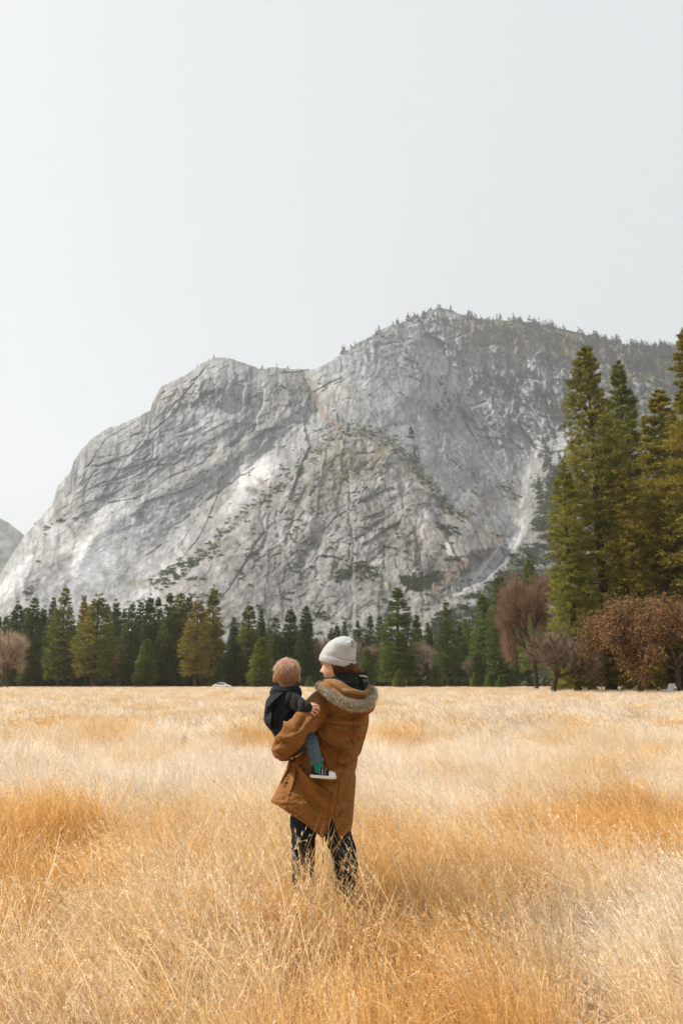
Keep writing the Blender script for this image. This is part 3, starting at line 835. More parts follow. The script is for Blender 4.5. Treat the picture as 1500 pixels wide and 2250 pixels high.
def far_tree(P, h, proto, rz, tint, label, group):
    o = link('mountain_pine', FAR_ME[proto], None, P, (0, 0, rz), label=label, category='tree', group=group)
    o.scale = (h * tint[3], h * tint[3], h); o.color = (*tint[:3], 1)
FAR_ME = []
for V, F, tv, tf in SP:
    cc = np.concatenate([np.tile([.026, .038, .024], (len(V), 1)) * r3.uniform(.6, 1.3, (len(V) // 3, 1)).repeat(3, 0), np.tile([.05, .04, .035], (len(tv), 1))])
    FAR_ME.append(mesh_np('mountain_pine', np.concatenate([V, tv]), [F, tf + len(V)], FARN, False, cc))
order = np.argsort(-hh / Pts[pk][:, 1])
nind = 190
for j in order[:nind]:
    q = pk[j]
    lab = kinds_label(q)
    far_tree(Pts[q] - np.array([0, 0, .8]), hh[j], int(r3.integers(5)), float(r3.uniform(0, 6)), (*(np.array([1, 1, 1]) * r3.uniform(.7, 1.2)), r3.uniform(.8, 1.25)), lab, {'s': 'pines on the mountain: ' + lab}['s'])
for x, y, hp in extra:
    j = np.argmin(np.abs(PXf - x) + np.abs(PYf - y)); P = Pts[j]
    h = hp / FPX * P[1] * 1.05
    far_tree(P, h, int(r3.integers(5)), 0.0, (1, 1, 1, .75), 'lone pine standing on a bare ledge or notch of the mountain', 'lone pines on bare rock')
# the remaining trees: more than anyone could count
def bake(rows, P, h, wd, shade, name, mat, protos, kind='stuff', **pr):
    Vs, Fs, Cs, off = [], [], [], 0
    for i in rows:
        V, F, base_c = protos[i % len(protos)]
        a = i * 2.4; ca, sa_ = math.cos(a), math.sin(a)
        W = np.stack([(V[:, 0] * ca - V[:, 1] * sa_) * h[i] * wd[i], (V[:, 0] * sa_ + V[:, 1] * ca) * h[i] * wd[i], V[:, 2] * h[i]], -1) + P[i]
        Vs.append(W); Fs.append(F + off); Cs.append(base_c * shade[i]); off += len(V)
    me = mesh_np(name, np.concatenate(Vs), np.concatenate(Fs), mat, False, np.concatenate(Cs))
    return link(name, me, kind=kind, **pr)
r4 = np.random.default_rng(88)
PR = [(np.concatenate([V]), F, np.tile([.026, .038, .024], (len(V), 1)) * r4.uniform(.6, 1.3, (len(V) // 3, 1)).repeat(3, 0)) for V, F, tv, tf in SP]
bake(order[nind:], Pts[pk] - np.array([0, 0, .8]), hh, r4.uniform(.8, 1.3, nT), r4.uniform(.6, 1.25, nT), 'distant_forest', FARN, PR)

def bush(seed, n=26):
    r = np.random.default_rng(seed)
    d = r.normal(size=(n, 3)); d /= np.linalg.norm(d, axis=1, keepdims=True); d[:, 2] = np.abs(d[:, 2]) * .75
    pos = d * r.uniform(.15, .5, (n, 1))
    V, F = shards(pos, d + r.normal(0, .6, (n, 3)), r.uniform(.25, .45, n), .3, r)
    return V, F, np.tile([.068, .088, .036], (len(V), 1)) * r.uniform(.5, 1.4, (n, 1)).repeat(3, 0)
BU = [bush(700 + i) for i in range(5)]
dpx = in_poly_side(PXf, PYf, D_EDGE)
bd = 1.0 * sstep(0, 16, dpx) * sstep(-.25, .25, fbm(PXf / 13, PYf / 10, 0, 3, 610)) * sstep(1.0, .3, (1350 - PYf) / 700)
def near(pts, wd, a): return a * sstep(wd, wd * .2, poly_dist(PXf, PYf, pts)[0] + 8 * fbm(PXf / 10, PYf / 10, 0, 3, 620))
for pts, wd, a in (([(345,1280),(400,1245),(470,1210)], 22, .8), ([(480,1180),(545,1118),(600,1075),(660,1025),(740,950)], 14, .30), ([(760,945),(835,958),(880,990),(912,1030)], 22, .55), ([(912,1030),(950,1075),(985,1120),(1020,1140)], 12, .8),
                   ([(745,1265),(790,1245),(820,1255)], 14, 1.0), ([(895,1275),(925,1285),(960,1270)], 18, 1.5), ([(965,1155),(985,1165),(1000,1170)], 12, 1.2), ([(1100,1070),(1120,1080),(1135,1090)], 12, 1.0),
                   ([(60,1310),(75,1290)], 9, .5), ([(1180,1060),(1205,1090),(1190,1150)], 22, 1.3), ([(985,1230),(1000,1225)], 8, .8), ([(700,1350),(712,1360)], 8, .9), ([(95,1165),(130,1145),(170,1140)], 5, .4), ([(1230,880),(1200,900),(1215,950)], 14, .8)):
    bd = np.maximum(bd, near(pts, wd, a))
bd = bd + .12 * (Wf == 2) * sstep(.1, .5, fbm(PXf / 22, PYf / 12, 3, 4, 630)) + .02 * sstep(1000, 1100, PYf) * (PXf < 700) * sstep(.2, .6, fbm(PXf / 22, PYf / 12, 3, 4, 631))
bd = bd * base_w
nB = 6500
pb = r4.choice(idx, nB, replace=False, p=bd / bd.sum())
bs = r4.uniform(3.0, 9.0, nB) * np.where(dpx[pb] > 0, 1.2, .8)
bake(range(nB), Pts[pb], bs, np.full(nB, 1.3), r4.uniform(.5, 1.5, nB), 'hillside_shrubbery', FARN, BU)
# brush under the pines at the far side of the meadow
nU = 1500
ux = r4.uniform(-125, 128, nU); uy = r4.uniform(214, 262, nU)
us = r4.uniform(2.0, 7.0, nU)
bake(range(nU), np.stack([ux, uy, 0 * ux], -1), us, np.full(nU, 1.2), r4.uniform(.35, 1.1, nU), 'undergrowth', FARN, BU)
# ================================================================== the dry grass of the meadow
def grass_mat(name, c_tip, c_base, trans=.45):
    m, t, b, o = node_mat(name, .6, .25)
    a = N(t, 'ShaderNodeAttribute', attribute_name='col')
    oi = N(t, 'ShaderNodeObjectInfo')
    sep = N(t, 'ShaderNodeSeparateColor'); t.links.new(a.outputs[0], sep.inputs[0])
    c = mixc(t, sep.outputs[0], c_base, c_tip)
    g = ramp(t, sep.outputs[1], [(0, .72), (1, 1.25)])
    c = mixc(t, 1.0, c, g, 'MULTIPLY')
    g = ramp(t, oi.outputs['Random'], [(0, (.80, .74, .66)), (.5, (1, 1, 1)), (1, (1.1, 1.14, 1.2))])
    c = mixc(t, 1.0, c, g, 'MULTIPLY')
    t.links.new(c, b.inputs['Base Color'])
    tr = N(t, 'ShaderNodeBsdfTranslucent'); t.links.new(c, tr.inputs[0])
    mx = N(t, 'ShaderNodeMixShader'); mx.inputs[0].default_value = trans
    t.links.new(b.outputs[0], mx.inputs[1]); t.links.new(tr.outputs[0], mx.inputs[2]); t.links.new(mx.outputs[0], o.inputs[0])
    return m
G_PALE = grass_mat('straw_pale', (.90, .80, .66), (.76, .57, .36))
G_MID = grass_mat('straw_gold', (.90, .72, .47), (.72, .46, .18))
G_AMB = grass_mat('straw_amber', (.82, .54, .22), (.60, .32, .08))

def tuft_mesh(seed, mat, n=70, rad=.16, h=(.38, .68), lean=.55, curl=.6, spike=.5, bw=.0018, nsp=11, sp_len=.017):
    """A tuft of single stems: slim bent ribbons, many with an airy seed head. Leans towards +x."""
    r = np.random.default_rng(seed)
    a = r.uniform(0, 6.28, n); rr = rad * np.sqrt(r.uniform(0, 1, n))
    root = np.stack([np.cos(a) * rr, np.sin(a) * rr, np.full(n, -.03)], -1)
    H = r.uniform(*h, n)
    az = r.normal(0, .5, n) ; az = np.where(r.uniform(0, 1, n) < .22, r.uniform(0, 6.28, n), az)
    l0 = np.abs(r.normal(lean * .5, .18, n)); l1 = l0 + np.abs(r.normal(curl, .35, n))
    ns = 4
    P = [root]; ang = l0
    for i in range(ns):
        f = (i + .5) / ns
        th = l0 + (l1 - l0) * f ** 1.3
        step = H[:, None] / ns * np.stack([np.sin(th) * np.cos(az), np.sin(th) * np.sin(az), np.cos(th)], -1)
        step = step + r.normal(0, .012, step.shape) * H[:, None]
        P.append(P[-1] + step)
    P = np.stack(P, 1)                                     # n, ns+1, 3
    side = np.stack([np.cos(a * 3), np.sin(a * 3), 0 * a], -1)
    wdt = bw * r.uniform(.6, 1.5, n)[:, None] * np.array([1, .9, .75, .55, .12])[None]
    Lf = P - side[:, None] * wdt[..., None]; Rt = P + side[:, None] * wdt[..., None]
    V = np.stack([Lf, Rt], 2).reshape(n, -1, 3)            # per blade 2*(ns+1)
    m = 2 * (ns + 1)
    f = np.array([[2 * i, 2 * i + 1, 2 * i + 3, 2 * i + 2] for i in range(ns)])
    F = (f[None] + (np.arange(n) * m)[:, None, None]).reshape(-1, 4)
    shade = r.uniform(0, 1, n)
    tcol = np.tile(np.repeat(np.linspace(0, 1, ns + 1), 2)[None], (n, 1))
    col = np.stack([tcol, np.repeat(shade[:, None], m, 1), 0 * tcol], -1).reshape(-1, 3)
    V = V.reshape(-1, 3)
    k = np.where(r.uniform(0, 1, n) < spike)[0]
    if len(k) and nsp:
        s = r.uniform(.0, 1, (len(k), nsp))
        p = P[k, 3][:, None] * (1 - s[..., None]) + P[k, 4][:, None] * s[..., None]
        base = P[k, 4] - P[k, 3]; base = base / np.linalg.norm(base, axis=1, keepdims=True)
        d = base[:, None] * 1.1 + r.normal(0, .5, p.shape)
        SV, SF = shards(p.reshape(-1, 3), d.reshape(-1, 3), sp_len * r.uniform(.6, 1.5, p.shape[0] * nsp), sp_len * .22, r)
        sc = np.stack([np.ones(len(SV)), np.repeat(shade[k], nsp * 3), 0 * np.ones(len(SV))], -1)
        return mesh_np('tuft', np.concatenate([V, SV]), [F, SF + len(V)], mat, False, np.concatenate([col, sc]))
    return mesh_np('tuft', V, F, mat, False, col)

G_STRAW = grass_mat('straw_bleached', (.95, .88, .76), (.86, .72, .52), .35)
protos = bpy.data.collections.new('grass_tufts')
PN = []
def add_proto(nm, me):
    o = bpy.data.objects.new(nm, me); protos.objects.link(o); PN.append(nm); return o
for ci, mt in enumerate((G_PALE, G_MID, G_AMB)):
    for v in range(4):
        add_proto('tuft_%02d' % (ci * 4 + v), tuft_mesh(900 + ci * 10 + v, mt, 120, .17, lean=[.5, .8, .4, 1.0][v], curl=[.6, .8, .45, .9][v], spike=.55))
# coarser ones for farther out: wider ribbons, fewer seeds
for ci, mt in enumerate((G_PALE, G_MID, G_AMB)):
    for v in range(2):
        add_proto('tuft_%02d' % (12 + ci * 2 + v), tuft_mesh(950 + ci * 10 + v, mt, 90, .45, h=(.35, .66), lean=.6, curl=.7, spike=.4, bw=.010, nsp=5, sp_len=.07))

for v in range(2):
    add_proto('tuft_%02d' % (18 + v), tuft_mesh(990 + v, G_STRAW, 22, .10, h=(.50, .76), lean=.5, curl=.7, spike=.8, bw=.0017, nsp=14, sp_len=.024))
r5 = np.random.default_rng(5)
HOLL = []                                             # flattened or hollow places: x, y, radius
def lean_field(x, y):
    ang = math.pi + 1.5 * fbm(x / 1.8, y / 2.2, 0, 2, 801) - .35
    turn = sstep(-.2, -2.2, x) * sstep(9, 4, y)       # on the near left the wind has combed it the other way
    ang = ang + turn * 1.9 * (.6 + .8 * vnoise(x / 1.3, y / 1.3, 0, 805))
    return ang
def field(ymin, ymax, per_m2, protos_of, sc, margin=1.15, zs=1.0):
    area = .5 * margin * (ymax ** 2 - ymin ** 2) * .93
    n = int(area * per_m2)
    y = np.sqrt(r5.uniform(ymin ** 2, ymax ** 2, n)); x = r5.uniform(-.5, .5, n) * y * .93 * margin + r5.uniform(-.5, .5, n) * .8
    big_ = fbm(x / 2.6, y / 3.4, 0, 3, 811)
    tone = fbm(x / 1.5 + 40, y / 2.1, 0, 3, 812) + .35 * big_
    pale = fbm(x / 5.0, y / 5.0, 3, 2, 813) * .5 + .26 * sstep(4.5, 9, y)
    amb = sstep(3.9, 2.6, y) * .30 + .45 * np.exp(-((x + 1.55) ** 2 / .5 + (y - 4.3) ** 2 / .35)) + .30 * np.exp(-((x - 1.3) ** 2 / .5 + (y - 4.6) ** 2 / .6)) + .35 * np.exp(-((x - .85) ** 2 / .3 + (y - 2.9) ** 2 / .2))
    def blob(cx, cy, rx, ry, a_): return a_ * np.exp(-(((x - cx) / rx) ** 2 + ((y - cy) / ry) ** 2))
    amb = sstep(3.3, 2.4, y) * .22 + blob(-2.4, 5.7, .9, 1.0, .75) + blob(-1.2, 6.4, .35, .5, .5) + blob(2.7, 7.3, 1.0, 1.4, .55) + blob(.5, 2.7, .5, .5, .30) + blob(1.05, 2.3, .3, .3, .7) + blob(.9, 4.7, .5, .5, .4) + blob(-6.6, 17.5, 1.5, 1.2, 1.3) + blob(-1.9, 3.4, .3, .6, .3)
    pale = pale + blob(-1.0, 4.1, 1.0, .7, .55) + blob(1.4, 3.9, .9, .6, .40) + blob(.4, 5.6, 1.2, 1.0, .2) + blob(-.6, 3.0, .6, .5, .3)
    v = tone + pale - amb + r5.normal(0, .16, n)
    cls = np.where(v > .0, 0, np.where(v > -.30, 1, 2))
    hs = sc * (1 + .5 * np.exp(-(((x + 6.6) / 1.5) ** 2 + ((y - 17.5) / 1.1) ** 2)) + .34 * big_ + .32 * fbm(x / .55, y / .7, 0, 2, 821) * (y < 20) + .10 * (cls == 1) - .05 * (cls == 0)) * r5.uniform(.75, 1.18, n)
    return x, y, cls, hs
PX_, PY_, PC_, PS_, PR_, PT_, PI_ = [], [], [], [], [], [], []
for ymin, ymax, dn, coarse, sc in ((1.7, 9.0, 62, False, .92), (9.0, 17.0, 34, False, .98), (15.0, 42.0, 6.5, True, .95), (42.0, 120.0, 1.8, True, 1.0), (120.0, 212.0, .9, True, .85)):
    x, y, cls, hs = field(ymin, ymax, dn, None, sc)
    n = len(x)
    pid = cls * 4 + r5.integers(0, 4, n) if not coarse else 12 + cls * 2 + r5.integers(0, 2, n)
    # keep it lower round the woman, and in the trodden dip to the left in mid field
    hs = hs * (1 + .38 * np.exp(-((x + .05) ** 2 / .5 + (y - 3.85) ** 2 / .10)))
    if not coarse: pid = np.where((r5.uniform(0, 1, n) < .05) & (y > 2.4) & ((np.abs(x + .05) > .55) | (y > 4.6)) & (fbm(x / .9, y / 1.2, 0, 2, 822) > -.1), 18 + r5.integers(0, 2, n), pid)
    hs = hs * (1 - .45 * sstep(3.2, 1.8, y) * 1.0)
    hs = np.where((pid == 18) | (pid == 19), hs * .78, hs); hs = np.minimum(hs, sc * 1.3)
    if not coarse: hs = hs * (1 - .5 * sstep(.22, .55, fbm(x / .8, y / 1.0, 0, 3, 841)) * sstep(.9, 1.6, np.hypot(x, y - 3.9)) - .4 * np.exp(-(((x - 1.1) / .35) ** 2 + ((y - 2.45) / .3) ** 2)))
    keep = hs > .25
    for A_, v_ in ((PX_, x), (PY_, y), (PC_, cls), (PS_, hs), (PR_, lean_field(x, y) + r5.normal(0, .28, n)), (PT_, r5.normal(.0, .20, n)), (PI_, pid)): A_.append(v_[keep])
gxv, gyy, gs, gr, gt, gi = (np.concatenate(v) for v in (PX_, PY_, PS_, PR_, PT_, PI_))
gzv = gz(gxv, gyy)
gty = .62 * sstep(-.1, .55, fbm(gxv / .9, gyy / 1.1, 0, 2, 831)) + r5.normal(0, .12, len(gxv))
pts = mesh_np('grass', np.stack([gxv, gyy, gzv], -1), [np.zeros((0, 3), int)]) if False else bpy.data.meshes.new('grass')
pts.vertices.add(len(gxv)); pts.vertices.foreach_set('co', np.stack([gxv, gyy, gzv], -1).astype(np.float32).ravel())
def pattr(me, nm, ty, vals, key='value'):
    a = me.attributes.new(nm, ty, 'POINT'); a.data.foreach_set(key, np.ascontiguousarray(vals).ravel())
pattr(pts, 'rot', 'FLOAT_VECTOR', np.stack([gt, gty, gr], -1).astype(np.float32), 'vector')
pattr(pts, 'scl', 'FLOAT_VECTOR', np.stack([gs, gs, gs], -1).astype(np.float32), 'vector')
pattr(pts, 'pid', 'INT', gi.astype(np.int32))
go = link('grass', pts, kind='stuff', label='dry golden wind-combed grass of the meadow', category='grass')
ng = bpy.data.node_groups.new('scatter_grass', 'GeometryNodeTree')
ng.interface.new_socket('Geometry', in_out='INPUT', socket_type='NodeSocketGeometry')
ng.interface.new_socket('Geometry', in_out='OUTPUT', socket_type='NodeSocketGeometry')
gi_ = ng.nodes.new('NodeGroupInput'); go_ = ng.nodes.new('NodeGroupOutput')
ci_ = ng.nodes.new('GeometryNodeCollectionInfo'); ci_.inputs[0].default_value = protos
ci_.inputs['Separate Children'].default_value = True; ci_.inputs['Reset Children'].default_value = True
ip = ng.nodes.new('GeometryNodeInstanceOnPoints'); ip.inputs['Pick Instance'].default_value = True
mp = ng.nodes.new('GeometryNodeMeshToPoints')
def named(nm, ty):
    n = ng.nodes.new('GeometryNodeInputNamedAttribute'); n.data_type = ty; n.inputs[0].default_value = nm
    return n.outputs[0]
er = ng.nodes.new('FunctionNodeEulerToRotation')
ng.links.new(gi_.outputs[0], mp.inputs[0]); ng.links.new(mp.outputs[0], ip.inputs['Points'])
ng.links.new(ci_.outputs[0], ip.inputs['Instance']); ng.links.new(named('pid', 'INT'), ip.inputs['Instance Index'])
ng.links.new(named('rot', 'FLOAT_VECTOR'), er.inputs[0]); ng.links.new(er.outputs[0], ip.inputs['Rotation'])
ng.links.new(named('scl', 'FLOAT_VECTOR'), ip.inputs['Scale'])
ng.links.new(ip.outputs[0], go_.inputs[0])
md = go.modifiers.new('scatter', 'NODES'); md.node_group = ng
print('grass points', len(gxv))
# ================================================================== woman in a parka carrying a child
def z1(*pts): return [(560 + x / 5.0, 1380 + y / 5.0) for x, y in pts]
def z3(*pts): return [(570 + x / 5.5556, 1600 + y / 5.5556) for x, y in pts]

def tube(pts, radii, n=20, flat=1.0, cap=True, disp=None):
    """Closed swept tube with rounded ends. pts (k,3); returns V, F."""
    P = np.array(pts, float); R = np.array(radii, float)
    # resample smoothly
    k = len(P); u = np.linspace(0, k - 1, (k - 1) * 8 + 1); i = np.clip(u.astype(int), 0, k - 2); f = (u - i)[:, None]
    Pm = np.vstack([2 * P[0] - P[1], P, 2 * P[-1] - P[-2]])
    a, b_, c_, d_ = Pm[i], Pm[i + 1], Pm[i + 2], Pm[i + 3]
    Q = .5 * ((2 * b_) + (-a + c_) * f + (2 * a - 5 * b_ + 4 * c_ - d_) * f ** 2 + (-a + 3 * b_ - 3 * c_ + d_) * f ** 3)
    r = np.interp(u, np.arange(k), R)
    T = np.gradient(Q, axis=0); T /= np.linalg.norm(T, axis=1, keepdims=True)
    if cap:
        e = np.array([.98, .85, .55, .15]); w_ = np.sqrt(1 - e ** 2)
        Q0 = Q[0] - T[0] * (e * r[0])[:, None]; Q1 = Q[-1] + T[-1] * (e[::-1] * r[-1])[:, None]
        Q = np.vstack([Q0, Q, Q1]); r = np.concatenate([w_ * r[0], r, w_[::-1] * r[-1]])
        T = np.vstack([np.repeat(T[:1], 4, 0), T, np.repeat(T[-1:], 4, 0)])
    ref = np.array([0, 1.0, 0]) if abs(T[0][1]) < .8 else np.array([1.0, 0, 0])
    A = np.zeros_like(T); v = ref
    for j in range(len(T)):
        v = v - T[j] * v.dot(T[j]); v /= np.linalg.norm(v); A[j] = v
    B = np.cross(T, A)
    th = np.arange(n) * 2 * np.pi / n
    V = Q[:, None] + (np.cos(th)[None, :, None] * A[:, None] * flat + np.sin(th)[None, :, None] * B[:, None]) * r[:, None, None]
    m = len(Q)
    F = grid_faces(m, n, True)
    V = V.reshape(-1, 3)
    V = np.vstack([V, Q[0] - T[0] * r[0] * .05, Q[-1] + T[-1] * r[-1] * .05])
    i0, i1 = len(V) - 2, len(V) - 1
    j = np.arange(n); jn = (j + 1) % n
    tri = np.concatenate([np.stack([j, np.full(n, i0), jn], -1), np.stack([(m - 1) * n + j, (m - 1) * n + jn, np.full(n, i1)], -1)])
    return V, [F, tri]

def ellipsoid(c, r, n=24, m=16, rot=None):
    th = np.linspace(0, np.pi, m); ph = np.arange(n) * 2 * np.pi / n
    V = np.stack([np.sin(th)[:, None] * np.cos(ph), np.sin(th)[:, None] * np.sin(ph), np.cos(th)[:, None] + 0 * ph], -1).reshape(-1, 3) * np.array(r)
    if rot is not None: V = V @ np.array(rot).T
    return V + np.array(c), [grid_faces(m, n, True)[:, ::-1]]

def fuse(shapes, voxel, smooth=2):
    Vs, Fs, off = [], [], 0
    for V, F in shapes:
        Vs.append(V); Fs += [f + off for f in F]; off += len(V)
    me = mesh_np('fuse', np.concatenate(Vs), Fs)
    o = bpy.data.objects.new('fuse', me); C.objects.link(o)
    m = o.modifiers.new('remesh', 'REMESH'); m.mode = 'VOXEL'; m.voxel_size = voxel; m.adaptivity = 0
    if smooth:
        s = o.modifiers.new('smooth', 'SMOOTH'); s.iterations = smooth; s.factor = .5
    dg = bpy.context.evaluated_depsgraph_get()
    ev = bpy.data.meshes.new_from_object(o.evaluated_get(dg))
    V = np.empty(len(ev.vertices) * 3, np.float32); ev.vertices.foreach_get('co', V)
    Nn = np.empty(len(ev.vertices) * 3, np.float32); ev.vertices.foreach_get('normal', Nn)
    nl = len(ev.loops); L = np.empty(nl, np.int32); ev.loops.foreach_get('vertex_index', L)
    tot = np.empty(len(ev.polygons), np.int32); ev.polygons.foreach_get('loop_total', tot)
    F = L.reshape(-1, 4) if (tot == 4).all() else None
    bpy.data.objects.remove(o); bpy.data.meshes.remove(me)
    if F is None:
        st_ = np.concatenate([[0], np.cumsum(tot)[:-1]]); q = tot == 4; t3 = tot == 3
        F = [L[st_[q][:, None] + np.arange(4)], L[st_[t3][:, None] + np.arange(3)]]
    bpy.data.meshes.remove(ev)
    return V.reshape(-1, 3).astype(float), F if isinstance(F, list) else [F], Nn.reshape(-1, 3).astype(float)

def strokes(px, py, ss):
    """Cloth relief in metres towards the viewer from drawn folds: (points, width in px, height, kind)."""
    h = np.zeros(np.shape(px))
    for pts, wd, a, kind in ss:
        a = a * FOLD
        d, s, al = poly_dist(px, py, pts)
        tot = sum(math.dist(p, q) for p, q in zip(pts[:-1], pts[1:]))
        taper = sstep(0, .18, al / tot + .03) * sstep(1.03, .75, al / tot)
        if kind == 'g': h += a * np.exp(-(d / wd) ** 2) * taper
        elif kind == 's':                             # crisp fold: lip on the left side of the stroke
            sd = s * d
            h += 1.35 * a * taper * sstep(-.8, 1.2, sd) * np.exp(-np.maximum(sd, 0) / wd)
        elif kind == 'n': h += a * np.exp(-(d / wd) ** 2)   # seam, no taper
    return h

def cloth_grid(xl, xr, top, bot, Yc, hd, nback=120, nfront=60, nrow=120, folds=(), wrinkle=.002, seams=(), power=.85, botpad=None, seed=0, front_bot=None, front_top=None):
    """A garment tube drawn from its outline. xl, xr, Yc, hd: [(py, value)...]; top, bot: [(px, py)...] edges."""
    it = lambda tb, y: np.interp(y, [p[0] for p in tb], [p[1] for p in tb])
    c = np.linspace(0, 1, nback); k = (1 - np.cos(np.pi * c)) / 2
    t_ = np.linspace(0, 1, nrow)[:, None]
    x_at = lambda y, kk: it(xl, y) + (it(xr, y) - it(xl, y)) * kk
    ev = lambda edge, kk, y0: np.interp(x_at(y0, kk), [p[0] for p in edge], [p[1] for p in edge])
    yt = ev(top, k, np.mean([p[1] for p in top])); yb = ev(bot, k, np.mean([p[1] for p in bot]))
    for _ in range(6):
        yt = .5 * yt + .5 * ev(top, k, yt); yb = .5 * yb + .5 * ev(bot, k, yb)
    py = yt[None] * (1 - t_) + yb[None] * t_
    px = x_at(py, k[None])
    dep = it(hd, py) * np.sin(np.pi * c)[None] ** power
    rel = strokes(px, py, folds)
    edgef = sstep(0, .08, c) * sstep(1, .92, c)
    wr = wrinkle * fbm(px / 9 + py / 30, py / 5 - px / 16, seed, 4, seed + 1, .55) + wrinkle * .7 * (ridged(px / 22 + py / 60, py / 14 + px / 40, seed, 3, seed + 2) - .6)
    stit = np.zeros(px.shape)
    for pts, wd in seams:
        d = poly_dist(px, py, pts)[0]; stit = np.maximum(stit, np.exp(-(d / wd) ** 2))
        rel = rel - .003 * np.exp(-(d / wd) ** 2) + .0012 * np.exp(-((d - wd * 2.2) / wd) ** 2)
    Y = it(Yc, py) - dep - (rel + wr) * (.25 + .75 * edgef[None])
    B = at(px, py, Y)
    cf = np.linspace(1, 0, nfront + 2)[1:-1]; kf = (1 - np.cos(np.pi * cf)) / 2
    ytf = np.interp(x_at(np.full(nfront, np.mean(yt)), kf), [p[0] for p in (front_top or top)], [p[1] for p in (front_top or top)])
    ybf = np.interp(x_at(np.full(nfront, np.mean(yb)), kf), [p[0] for p in (front_bot or bot)], [p[1] for p in (front_bot or bot)])
    e0 = sstep(0, .25, cf) * sstep(1, .75, cf)
    ytf = ytf * e0 + (1 - e0) * np.where(cf > .5, yt[-1], yt[0]); ybf = ybf * e0 + (1 - e0) * np.where(cf > .5, yb[-1], yb[0])
    pyf = ytf[None] * (1 - t_) + ybf[None] * t_
    pxf = x_at(pyf, kf[None])
    Fr = at(pxf, pyf, it(Yc, pyf)); Fr[..., 1] += it(hd, pyf) * np.sin(np.pi * cf)[None] ** power + .003 * fbm(pxf / 9, pyf / 9, 0, 3, seed)
    V = np.concatenate([B, Fr], 1); nc = V.shape[1]
    colr = np.concatenate([1 - stit, np.ones(Fr.shape[:2])], 1)
    F = grid_faces(nrow, nc, True)[:, ::-1]
    return V.reshape(-1, 3), F, np.repeat(colr.reshape(-1, 1), 3, 1), (px, py, Y)

def solid(o, th, off=1.0):
    m = o.modifiers.new('thickness', 'SOLIDIFY'); m.thickness = th; m.offset = off
    return o

def cloth_mat(name, col, rough=.85, weave=900, wstr=.15, mott=.12, sheen=.0, dark=.45, col2=None):
    m, t, b, o = node_mat(name, rough, .2)
    a = N(t, 'ShaderNodeAttribute', attribute_name='col')
    tc = N(t, 'ShaderNodeTexCoord')
    n1 = noise_tex(t, tc.outputs['Object'], 9, 5, .6); n2 = noise_tex(t, tc.outputs['Object'], 120, 3, .6)
    f = ramp(t, n1, [(.3, 1 - mott * 1.6), (.7, 1 + mott)])
    f2 = ramp(t, n2, [(.3, 1 - mott), (.7, 1 + mott)])
    c = mixc(t, 1.0, col, f, 'MULTIPLY'); c = mixc(t, 1.0, c, f2, 'MULTIPLY')
    g = ramp(t, a.outputs[0], [(0, dark), (1, 1)])
    c = mixc(t, 1.0, c, g, 'MULTIPLY')
    t.links.new(c, b.inputs['Base Color'])
    if sheen: b.inputs['Sheen Weight'].default_value = sheen
    w_ = noise_tex(t, tc.outputs['Object'], weave, 2, .5)
    bump(t, b, w_, wstr, .002)
    return m
CANVAS = cloth_mat('brown_canvas', (.22, .092, .020), .8, 700, .25, .10, .05)
LINING = cloth_mat('parka_lining', (.22, .115, .045), .8)
BLACKC = cloth_mat('black_fleece', (.010, .015, .013), .85, 500, .3, .15, .1)
TROUS = cloth_mat('dark_trousers', (.014, .020, .024), .85, 500, .2)
NAVY = cloth_mat('navy_jacket', (.010, .014, .019), .9, 500, .2, .15, .0)
KNITD = cloth_mat('charcoal_knit', (.019, .022, .019), .95, 300, .6, .25, .05)
DENIM = cloth_mat('blue_denim', (.050, .085, .125), .9, 900, .3, .30, .0, 1.6)
KNITG = cloth_mat('grey_knit', (.47, .475, .48), .95, 600, .5, .08, .3)
TEAL = cloth_mat('teal_sock', (.01, .22, .17), .9)
WHITER = cloth_mat('white_rubber', (.75, .74, .72), .5, 300, .05, .04)
SHOEB = cloth_mat('black_canvas', (.016, .017, .020), .8, 700, .3)
skin, t, b, o_ = node_mat('skin', .5, .35)
tc = N(t, 'ShaderNodeTexCoord'); n1 = noise_tex(t, tc.outputs['Object'], 30, 4, .6)
t.links.new(ramp(t, n1, [(.3, (.56, .30, .20)), (.7, (.66, .40, .29))]), b.inputs['Base Color'])
b.inputs['Subsurface Weight'].default_value = .12; b.inputs['Subsurface Radius'].default_value = (.01, .004, .002)
def hair_mat(name):
    m, t, b, o = node_mat(name, .5, .4)
    a = N(t, 'ShaderNodeAttribute', attribute_name='col'); t.links.new(a.outputs[0], b.inputs['Base Color'])
    tr = N(t, 'ShaderNodeBsdfTranslucent'); t.links.new(a.outputs[0], tr.inputs[0])
    mx = N(t, 'ShaderNodeMixShader'); mx.inputs[0].default_value = .3
    t.links.new(b.outputs[0], mx.inputs[1]); t.links.new(tr.outputs[0], mx.inputs[2]); t.links.new(mx.outputs[0], o.inputs[0])
    return m
HAIR = hair_mat('hair_strands')

